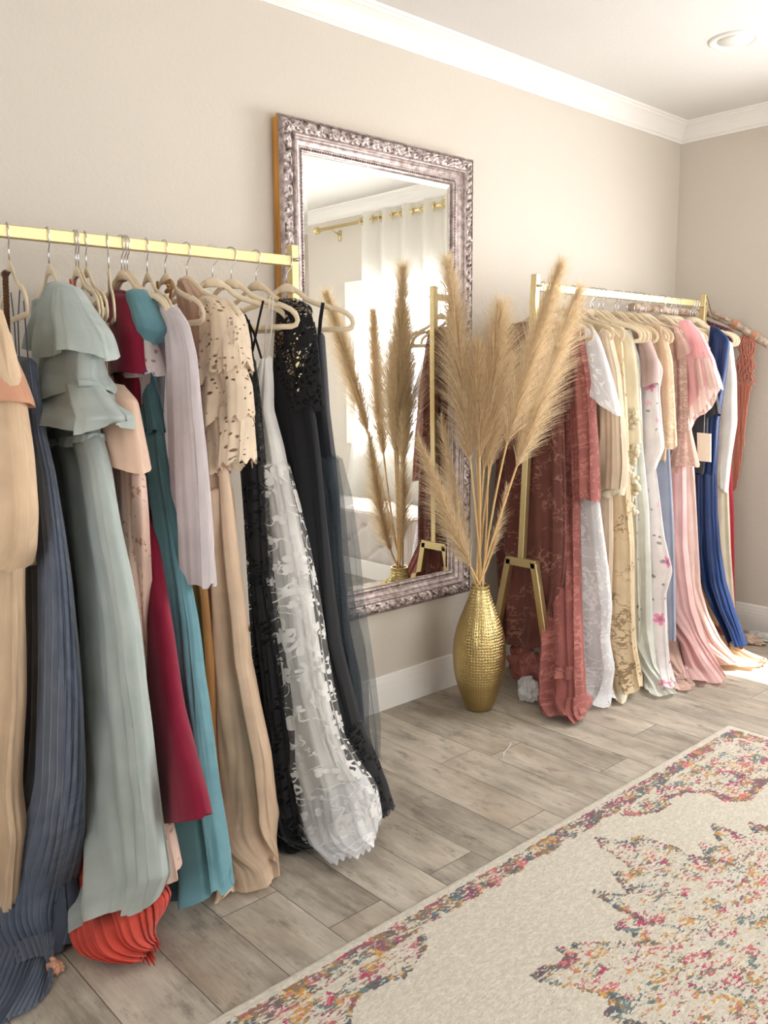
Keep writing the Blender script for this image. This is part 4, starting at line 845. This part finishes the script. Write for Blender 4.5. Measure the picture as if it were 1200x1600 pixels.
# ------------------------------------------------------------------ driftwood branch and macrame
def branch():
    pts3 = [hit((985, 480), 1, -.20), hit((1020, 481), 1, -.21), hit((1060, 488), 1, -.23), hit((1104, 489), 1, -.26)]
    X0 = pts3[-1].x
    for i, p in enumerate(((1126, 497), (1150, 508), (1170, 520), (1186, 530), (1204, 541))): pts3.append(hit(p, 0, min(4.40, X0-.01+.012*i)))
    # smooth
    P = []
    for i in range(len(pts3)-1):
        for k in range(6):
            f = k/6; q = pts3[i].lerp(pts3[i+1], f); q += Vector((0, 0, .006*noise.noise(Vector((i+f, 0, 0))*1.7))); P.append(q)
    P.append(pts3[-1]); R_ = [.019*(1+.22*noise.noise(Vector((i*.35, 2, 0)))) for i in range(len(P))]; R_[-1] = .012
    root = thing('driftwood_branch', 'pale driftwood branch slung behind the hangers at the far rack\'s end', 'branch', P[0])
    t = NT('driftwood'); v = t.noise(t.pos(), 30, 4, .6); m = t.done(t.bsdf(t.mix(t.ramp(v, .35, .65), srgb((150, 118, 92)), srgb((214, 198, 182))), .8, 0, t.bump(v, .5, .01)))
    b = MB(); b.tube(P, R_, 12); b.build('wood', m, root)
    b = MB(); pw = F['peachcuff']
    for c in (29, 38):
        for k in range(5):
            q = P[c]+(P[c+1]-P[c]).normalized()*(k*.006); a = []
            d = (P[c+1]-P[c]).normalized(); e = d.cross(Vector((0, 0, 1))).normalized(); f_ = d.cross(e)
            for s in range(13): an = 2*PI*s/12; a.append(q+(e*math.cos(an)+f_*math.sin(an))*.0225)
            b.tube(a, .0035, 6, cap=False)
    b.build('yarn_wrap', pw, root, True)
    b = MB(); pp = hit((1104, 462), 1, RY-.02); b.tube([pp, hit((1112, 490), 0, 4.21), P[28]], .002, 6); b.build('hanging_cord', F['brown'], root)
    # macrame
    col = NT('terracotta_yarn'); v = col.noise(col.pos(), 300, 2); ym = col.done(col.bsdf(col.mix(v, srgb((190, 112, 94)), srgb((226, 150, 126))), .9, sheen=.4))
    root = thing('macrame_hanging', 'terracotta macrame with long cord fringe knotted on the driftwood branch', 'macrame', P[38])
    rg = random.Random(3); xb = P[38].x-.01
    lat = MB(); fr = MB()
    for k in range(26):
        f = k/25
        top = hit((1160+16*f, 522+9*f), 0, xb); mid = hit((1151+24*f, 596+6*math.sin(f*9)), 0, xb); endy = 770-60*abs(f-.15)-90*f*f
        end = hit((1146+30*f-8*f*f*1.0-2, endy), 0, xb)
        N = 16; A_ = []
        for s in range(N+1):
            g_ = s/N; q = top.lerp(mid, g_); q += Vector((.006*math.cos(g_*14+k), .016*math.sin(g_*PI*2.5+k*PI), 0)); A_.append(q)
        lat.tube(A_, .0030, 6)
        A_ = []
        for s in range(14):
            g_ = s/13; q = mid.lerp(end, g_); q += Vector((.004*noise.noise(Vector((k, g_*3, 0))), .008*noise.noise(Vector((g_*2.5, k*1.7, 5))), 0)); A_.append(q)
        fr.tube(A_, .0032, 6)
    lat.build('knotted_top', ym, root); o = fr.build('cord_fringe', ym, root)
    # plum crochet shoulder behind the bare hangers
    g, pl = garment('plum_crochet_top', 'top', 'plum crochet top hanging behind the navy gown\'s shoulder', 0, 14, None, x=4.17)
    part('body', fabric('plum_crochet', (96, 44, 56), pat='crochet', transl=.05), g, drape(pl, [(1104, 500, 1120, 506), (1106, 512, 1148, 516), (1110, 540, 1146, 560), (1112, 640, 1140, 640)], (.02, .03), 4, (.001, .004), 171, n=30, m=60))
branch()

# ------------------------------------------------------------------ vase and pampas grass
VC = Vector((2.588, -.268, 0))
root = thing('floor_vase', 'tall hammered gold floor vase with a narrow neck, between the two racks', 'vase', VC)
VP = [(.040, 0), (.052, .003), (.066, .030), (.080, .072), (.097, .125), (.106, .180), (.109, .235), (.105, .290), (.094, .345), (.079, .390), (.063, .430), (.050, .462), (.042, .490), (.038, .510), (.0385, .522), (.034, .522), (.034, .500), (.040, .46)]
prof = []
for i in range(len(VP)-1):
    for k in range(4):
        f = k/4; prof.append((VP[i][0]*(1-f)+VP[i+1][0]*f, VP[i][1]*(1-f)+VP[i+1][1]*f))
b = MB(); b.lathe(prof+[VP[-1]], VC, 72); b.build('body', M_vase, root)
M_stalk = simple('dry_stalk', (222, 186, 130), .6)
t = NT('pampas_plume'); v = t.noise(t.pos(), 60, 2); cc = t.mix(t.ramp(v, .3, .7), srgb((222, 198, 158)), srgb((250, 236, 208)))
bb = t.bsdf(cc, .8, sheen=.2, spec=.2); tr = t.node('ShaderNodeBsdfTranslucent'); t.set(tr.inputs[0], cc); M_plume = t.done(t.mixs(.5, bb, tr.outputs[0]))
FH = Vector((fw.x, fw.y, 0)).normalized()
def pampas(start, tip, wpx, dd0, dd1, dens, label, seed, bend=0., droop=1.0):
    rg = random.Random(seed)
    n = FH
    a0 = VC + Vector((rg.uniform(-.012, .012), rg.uniform(-.012, .012), .03)); m0 = VC + Vector((rg.uniform(-.018, .018), rg.uniform(-.018, .018), .52))
    s0 = hitplane(start, VC+FH*dd0, n); t0 = hitplane(tip, VC+FH*dd1, n)
    for q in (s0, t0):
        lim = -.13
        q.y = min(q.y, lim)
    root = thing('pampas_stem', label, 'pampas grass', m0, 'dried pampas stems in the gold vase')
    w = wpx/CF*3.5
    # the stalk: out of the vase mouth, then bending towards the tip; the plume starts where the photo shows it
    best = None
    for c_ in range(0, 41):
        cc_ = m0.lerp(s0, 1.0)+(t0-s0)*(c_/40*.6); Q = [m0*(1-f)**2+cc_*2*f*(1-f)+t0*f*f for f in [i/48 for i in range(49)]]
        e_ = min((q-s0).length for q in Q)
        if best is None or e_ < best[0]: best = (e_, Q)
    Q = best[1]; ii = min(range(44), key=lambda i: (Q[i]-s0).length); P = [a0]+Q; ii += 1
    b = MB(); b.tube(P, [.0042 if i <= ii else .0042-.0034*(i-ii)/(len(P)-1-ii) for i in range(len(P))], 7); b.build('stalk', M_stalk, root)
    S = P[ii:]; vs = []; fs = []
    for i in range(dens):
        f = rg.random()**.9; fi = f*(len(S)-1); j = min(int(fi), len(S)-2); q = S[j].lerp(S[j+1], fi-j); d = (S[j+1]-S[j]).normalized()
        an = rg.uniform(0, 2*PI); e = d.orthogonal().normalized(); g_ = d.cross(e); o = e*math.cos(an)+g_*math.sin(an)
        env = (math.sin(PI*min(1, f*.9+.12))**.7)*(1-.45*f)
        Ls = w*rg.uniform(1.2, 3.2)*(.35+.75*env); sp = rg.uniform(.25, .60)*(1.0-.4*f)
        side = rt*droop*.25
        cur = q.copy(); dirv = (d*1.0+o*sp+side*.5).normalized(); wd = rg.uniform(.0006, .0012); base = len(vs); M = 5
        rv_ = Vector((rg.uniform(-1, 1), rg.uniform(-1, 1), rg.uniform(-1, 1))); wv = dirv.cross(rv_); wv = wv.normalized() if wv.length > 1e-4 else e
        for s in range(M+1):
            g2_ = s/M; ww = wd*(1-.8*g2_); c2 = clampv(cur); c2.y = min(c2.y, -.075)
            vs.append(c2-wv*ww); vs.append(c2+wv*ww)
            dirv = (dirv+(o*.16+side*.30+Vector((0, 0, -.15)))*g2_).normalized(); cur = cur+dirv*Ls/M
        for s in range(M): fs.append((base+2*s, base+2*s+1, base+2*s+3, base+2*s+2))
    mesh_obj('plume', vs, fs, M_plume, root, False)
PL = [((737, 725), (701, 415), 31, -.02, .03, 3800, 'tall upright pampas plume overlapping the mirror\'s right edge', 0, -.4),
      ((752, 735), (781, 488), 36, .02, .02, 3800, 'broad dark pampas plume in the middle of the vase, against the wall', 0, .4),
      ((778, 690), (873, 420), 27, -.12, -.34, 3400, 'tallest pampas plume leaning right in front of the far rack\'s post', 0, .5),
      ((803, 730), (902, 462), 29, -.10, -.14, 3400, 'pampas plume leaning furthest right over the rose lace gown', 0, .5),
      ((735, 895), (655, 690), 23, -.06, -.10, 2200, 'low pampas plume leaning furthest left across the mirror frame', 0, -.5),
      ((724, 870), (690, 655), 21, .03, .03, 1300, 'slim pampas plume between the low left one and the tall upright one', 0, -.3),
      ((752, 720), (744, 545), 24, -.02, -.02, 2200, 'short straight pampas plume at the centre front of the vase', 0, .2),
      ((770, 880), (792, 760), 11, .0, .0, 500, 'smallest pampas sprig low on the right of the bunch', 0, .3),
      ((757, 730), (800, 560), 20, .02, .02, 1300, 'mid-height pampas plume tucked under the tallest one', 0, .4)]
for i, (s, tp, w, d0, d1, dn, lb, bd, dr) in enumerate(PL): pampas(s, tp, w, d0, d1, dn, lb, 50+i, bd, dr)
for i, (s, lb) in enumerate((((748, 640), 'bare dry stalk rising straight from the vase mouth'), ((742, 660), 'bare dry stalk just left of the straight one'), ((764, 700), 'bare dry stalk leaning slightly right in the vase'))):
    q = hitplane(s, VC+FH*.01*(i-1), FH); m0 = VC+Vector((.006*i-.006, .01*(1-i), .52)); root = thing('dry_stalk', lb, 'stalk', m0, 'bare stalks in the gold vase')
    b = MB(); b.tube([VC+Vector((.004*i, .006*i, .03)), m0, m0.lerp(q, .5)+rt*.004, q], [.0042, .0042, .0036, .002], 7); b.build('stalk', M_stalk, root)

# ------------------------------------------------------------------ rug
def rug():
    X0, X1, Y0, Y1 = .45, 3.145, -3.0, -1.06
    def star(u, v, cx, cy, R, k, seed):
        dx, dy = (u-cx), (v-cy); a = math.atan2(dy, dx); d = math.hypot(dx, dy*1.0)
        rr = R*(1+.10*math.cos(k*a)+.07*math.cos(2*k*a+1)+.05*math.cos(5*k*a))
        return rr-d
    def field(x, y):
        ex = min(x-X0, X1-x); ey = min(Y1-y, y-Y0); e = min(ex, ey)
        if e < .018: return 0, 0, 0, 0
        if e < .030: return .15, 0, .75, 0                       # magenta guard line
        if e < .092: return .72, .65, .0, 0
        if e < .102: return .25, 0, 0, .75                       # mustard guard line
        cx = 2.04; cy = -2.05
        m = star(x, y, cx, cy, .72, 8, 0)
        if m > 0: return (.52 if m > .05 else .70), (.8 if m < .04 else .25), 0, 0
        # corner spandrels: arcs with stepped edges
        for sx in (X0, X1):
            for sy in (Y1, Y0):
                dx = abs(x-sx); dy = abs(y-sy)
                lim = 1.22*(1-((dy-.09)/.62)) if dy < .72 else 0
                q = (dx/1.12)**1.15+(dy/.50)**1.0+.10*math.sin(dx*21)+.07*math.sin(dy*37)
                if q < 1: return (.60 if q < .90 else .80), (.30 if q < .90 else .75), 0, 0
        return .07, .3, 0, 0
    N, Mm = 300, 216; vs = []; fs = []; dn = []; dk = []; mg = []; ms = []
    for i in range(N+1):
        for j in range(Mm+1):
            x = X0+(X1-X0)*i/N; y = Y0+(Y1-Y0)*j/Mm
            e = min(x-X0, X1-x, Y1-y, y-Y0); z = .011*min(1, .35+e/.012)
            x2 = x+.012*noise.noise(Vector((x*22, y*22, 0))); y2 = y+.012*noise.noise(Vector((x*22, y*22, 9)))
            vs.append((x+(.003*noise.noise(Vector((y*14, 0, 0))) if i in (0, N) else 0), y+(.003*noise.noise(Vector((x*14, 3, 0))) if j in (0, Mm) else 0), z+.0008*noise.noise(Vector((x*90, y*90, 0)))))
            f = field(x2, y2) if e > .03 else field(x, y); dn.append(f[0]); dk.append(f[1]); mg.append(f[2]); ms.append(f[3])
    for i in range(N):
        for j in range(Mm): a = i*(Mm+1)+j; fs.append((a, a+Mm+1, a+Mm+2, a+1))
    t = NT('woven_rug_pile')
    def at(n): q = t.node('ShaderNodeAttribute'); q.attribute_name = n; return q.outputs['Fac']
    p = t.pos((1, 1, 1)); ps = t.pos((.55, 1.25, 1))
    d = t.math('MULTIPLY', at('motif'), t.math('ADD', .62, t.math('MULTIPLY', t.noise(p, 9, 2), .85))); nv = t.noise(ps, 110, 3, .7); n2 = t.noise(ps, 26, 3, .6)
    v = t.math('ADD', t.math('MULTIPLY', nv, .62), t.math('MULTIPLY', n2, .38))
    thr = t.math('SUBTRACT', .685, t.math('MULTIPLY', d, .30))
    mk = t.ramp(v, thr, t.math('ADD', thr, .018))
    h1 = t.noise(p, 15, 3, .6); h2 = t.noise(t.pos((1, 1, 1), (0, 0, 1)), 19, 3, .6)
    mag = srgb((176, 26, 84)); mus = srgb((204, 146, 54)); nav = srgb((58, 62, 78)); olv = srgb((128, 120, 94)); pk = srgb((200, 96, 104)); teal = srgb((96, 116, 116))
    c = t.mix(t.ramp(h1, .50, .53), olv, mus); c = t.mix(t.ramp(h1, .455, .44), c, mag)
    c = t.mix(t.ramp(h2, .55, .57), c, pk); c = t.mix(t.ramp(h2, .445, .43), c, teal)
    dkm = t.math('MULTIPLY', at('dark'), t.ramp(t.noise(p, 38, 2), .60, .52)); c = t.mix(dkm, c, nav)
    c = t.mix(t.math('MULTIPLY', at('magenta'), 1.2), c, mag); c = t.mix(at('mustard'), c, mus)
    g1 = t.noise(ps, 150, 3, .7); base = t.mix(t.ramp(g1, .35, .65), srgb((188, 181, 165)), srgb((222, 215, 201)))
    gs = t.math('MULTIPLY', t.ramp(t.noise(ps, 75, 4, .8), .53, .62), .45); base = t.mix(gs, base, srgb((160, 152, 132)))
    c = t.mix(t.math('MULTIPLY', mk, .92), base, c)
    m = t.done(t.bsdf(c, .95, 0, t.bump(g1, .7, .006), .1, .2))
    o = mesh_obj('area_rug', vs, fs, m, None, True)
    for n_, L in (('motif', dn), ('dark', dk), ('magenta', mg), ('mustard', ms)):
        at_ = o.data.attributes.new(n_, 'FLOAT', 'POINT'); at_.data.foreach_set('value', L)
    tag(o, 'cream distressed medallion rug with magenta, mustard and navy pattern on the plank floor', 'rug')
rug()
# a loose white thread on the planks
b = MB(); P = [hit(p, 2, .002) for p in ((796, 1163), (799, 1157), (786.5, 1184), (787, 1176), (793, 1170), (797, 1165), (798, 1160))]
b.tube(P[2:], .0011, 5); o = b.build('loose_thread', F['wht']); tag(o, 'loose white thread lying on the floor planks before the vase', 'thread')

# ------------------------------------------------------------------ what the mirror shows: curtain, rod, tufted bench
def curtain():
    xr = 4.385; zr = 2.50
    root = thing('curtain_rod', 'brass curtain rod with ball finial above the far window, seen in the mirror', 'curtain rod', (xr, -3.1, zr))
    b = MB(); b.tube([(xr, -3.08, zr), (xr, -.62, zr)], .013, 16); b.build('rod', M_gold, root)
    for y in (-3.10, -.60):
        b = MB(); b.lathe([(.001, -.03), (.018, -.024), (.028, -.01), (.030, 0), (.028, .01), (.018, .024), (.001, .03)], (0, 0, 0), 20, False)
        b.v = [Vector((xr+v.x, y+v.z, zr+v.y)) for v in b.v]; b.build('finial', M_gold, root)
    for y in (-2.93, -.75):
        b = MB(); b.tube([(xr, y, zr-.016), (xr+.05, y, zr-.030), (RX1, y, zr-.045)], .006, 8); b.box((RX1-.006, y-.015, zr-.09), (RX1, y+.015, zr-.01)); b.build('bracket', M_gold, root)
    t = NT('sheer_curtain'); bs = t.bsdf(srgb((248, 248, 244)), .8, spec=.1); tr = t.node('ShaderNodeBsdfTranslucent'); tr.inputs[0].default_value = srgb((250, 250, 248)); tp = t.node('ShaderNodeBsdfTransparent')
    cm = t.done(t.mixs(.78, tp.outputs[0], t.mixs(.55, bs, tr.outputs[0])))
    root = thing('sheer_curtain', 'white sheer grommet curtain over the far window, seen in the mirror', 'curtain', (xr, -2.1, zr))
    vs = []; fs = []; uv = []; N = 200; M = 40; y0, y1 = -2.60, -1.66
    for j in range(M+1):
        f = j/M; z = zr+.055-(zr+.04)*f
        for i in range(N+1):
            s = i/N; a = (y0-.34*f**2.2)+((y1+.10*f)-(y0-.34*f**2.2))*s
            ph = s*2*PI*4.5; vs.append((xr+.032*math.cos(ph)*(1-.2*f)+.012*noise.noise(Vector((s*9, f*2, 1)))*f, a+.006*math.sin(ph*2)*f, max(z, .012))); uv.append((s, f))
    for j in range(M):
        for i in range(N): a = j*(N+1)+i; fs.append((a, a+1, a+N+2, a+N+1))
    mesh_obj('panel', vs, fs, cm, root, True, uv)
    for k in range(9):
        s = (k+.5)/9; y = y0+(y1-y0)*s; b = MB(); A_ = []
        sg = 1 if k % 2 == 0 else -1; d = Vector((.75*sg, .66, 0)).normalized()
        for i in range(17): a = 2*PI*i/16; A_.append(Vector((xr, y, zr))+d*.027*math.cos(a)+Vector((0, 0, .027))*math.sin(a))
        b.tube(A_, .005, 8, cap=False); b.build('grommet', M_gold, root)
curtain()
def bench():
    x0, x1, y0, y1, z1 = 3.80, 4.28, -2.75, -1.46, .46
    root = thing('tufted_bench', 'light grey button-tufted storage bench before the far window, seen in the mirror', 'bench', (4.04, -2.1, 0))
    fab = fabric('bench_velvet', (214, 206, 200), transl=0)
    def tuft(u, v, s=.17):
        a = u/s; c = v/(s*.72); d = abs(((a+c) % 2)-1); e = abs(((a-c) % 2)-1)
        return -.012*(math.exp(-((d)/.10)**2)+math.exp(-((e)/.10)**2))*.6-.02*math.exp(-((min(d, 1)**2+min(e, 1)**2))/.03)
    b = MB()
    def face(o, du, dv, Lu, Lv, n):
        U, V = int(Lu/.012), int(Lv/.012); vs = []; fs = []
        for i in range(U+1):
            for j in range(V+1):
                u = Lu*i/U; v = Lv*j/V; edge = min(u, Lu-u, v, Lv-v); k = min(1, edge/.03)
                h = tuft(u, v)*k-.012*(1-k)**2; vs.append(Vector(o)+Vector(du)*u+Vector(dv)*v+Vector(n)*h)
        for i in range(U):
            for j in range(V): a = i*(V+1)+j; fs.append((a, a+V+1, a+V+2, a+1))
        b.add(vs, fs)
    zb = .12
    face((x0, y0, zb), (0, 1, 0), (0, 0, 1), y1-y0, z1-zb, (-1, 0, 0)); face((x1, y0, zb), (0, 1, 0), (0, 0, 1), y1-y0, z1-zb, (1, 0, 0))
    face((x0, y0, zb), (1, 0, 0), (0, 0, 1), x1-x0, z1-zb, (0, -1, 0)); face((x0, y1, zb), (1, 0, 0), (0, 0, 1), x1-x0, z1-zb, (0, 1, 0))
    face((x0, y0, z1), (1, 0, 0), (0, 1, 0), x1-x0, y1-y0, (0, 0, 1))
    b.build('upholstered_body', fab, root)
    b = MB(); b.box((x0+.006, y0+.006, .0), (x1-.006, y1-.006, .122)); b.build('plinth', M_trim, root, False, .004)
bench()
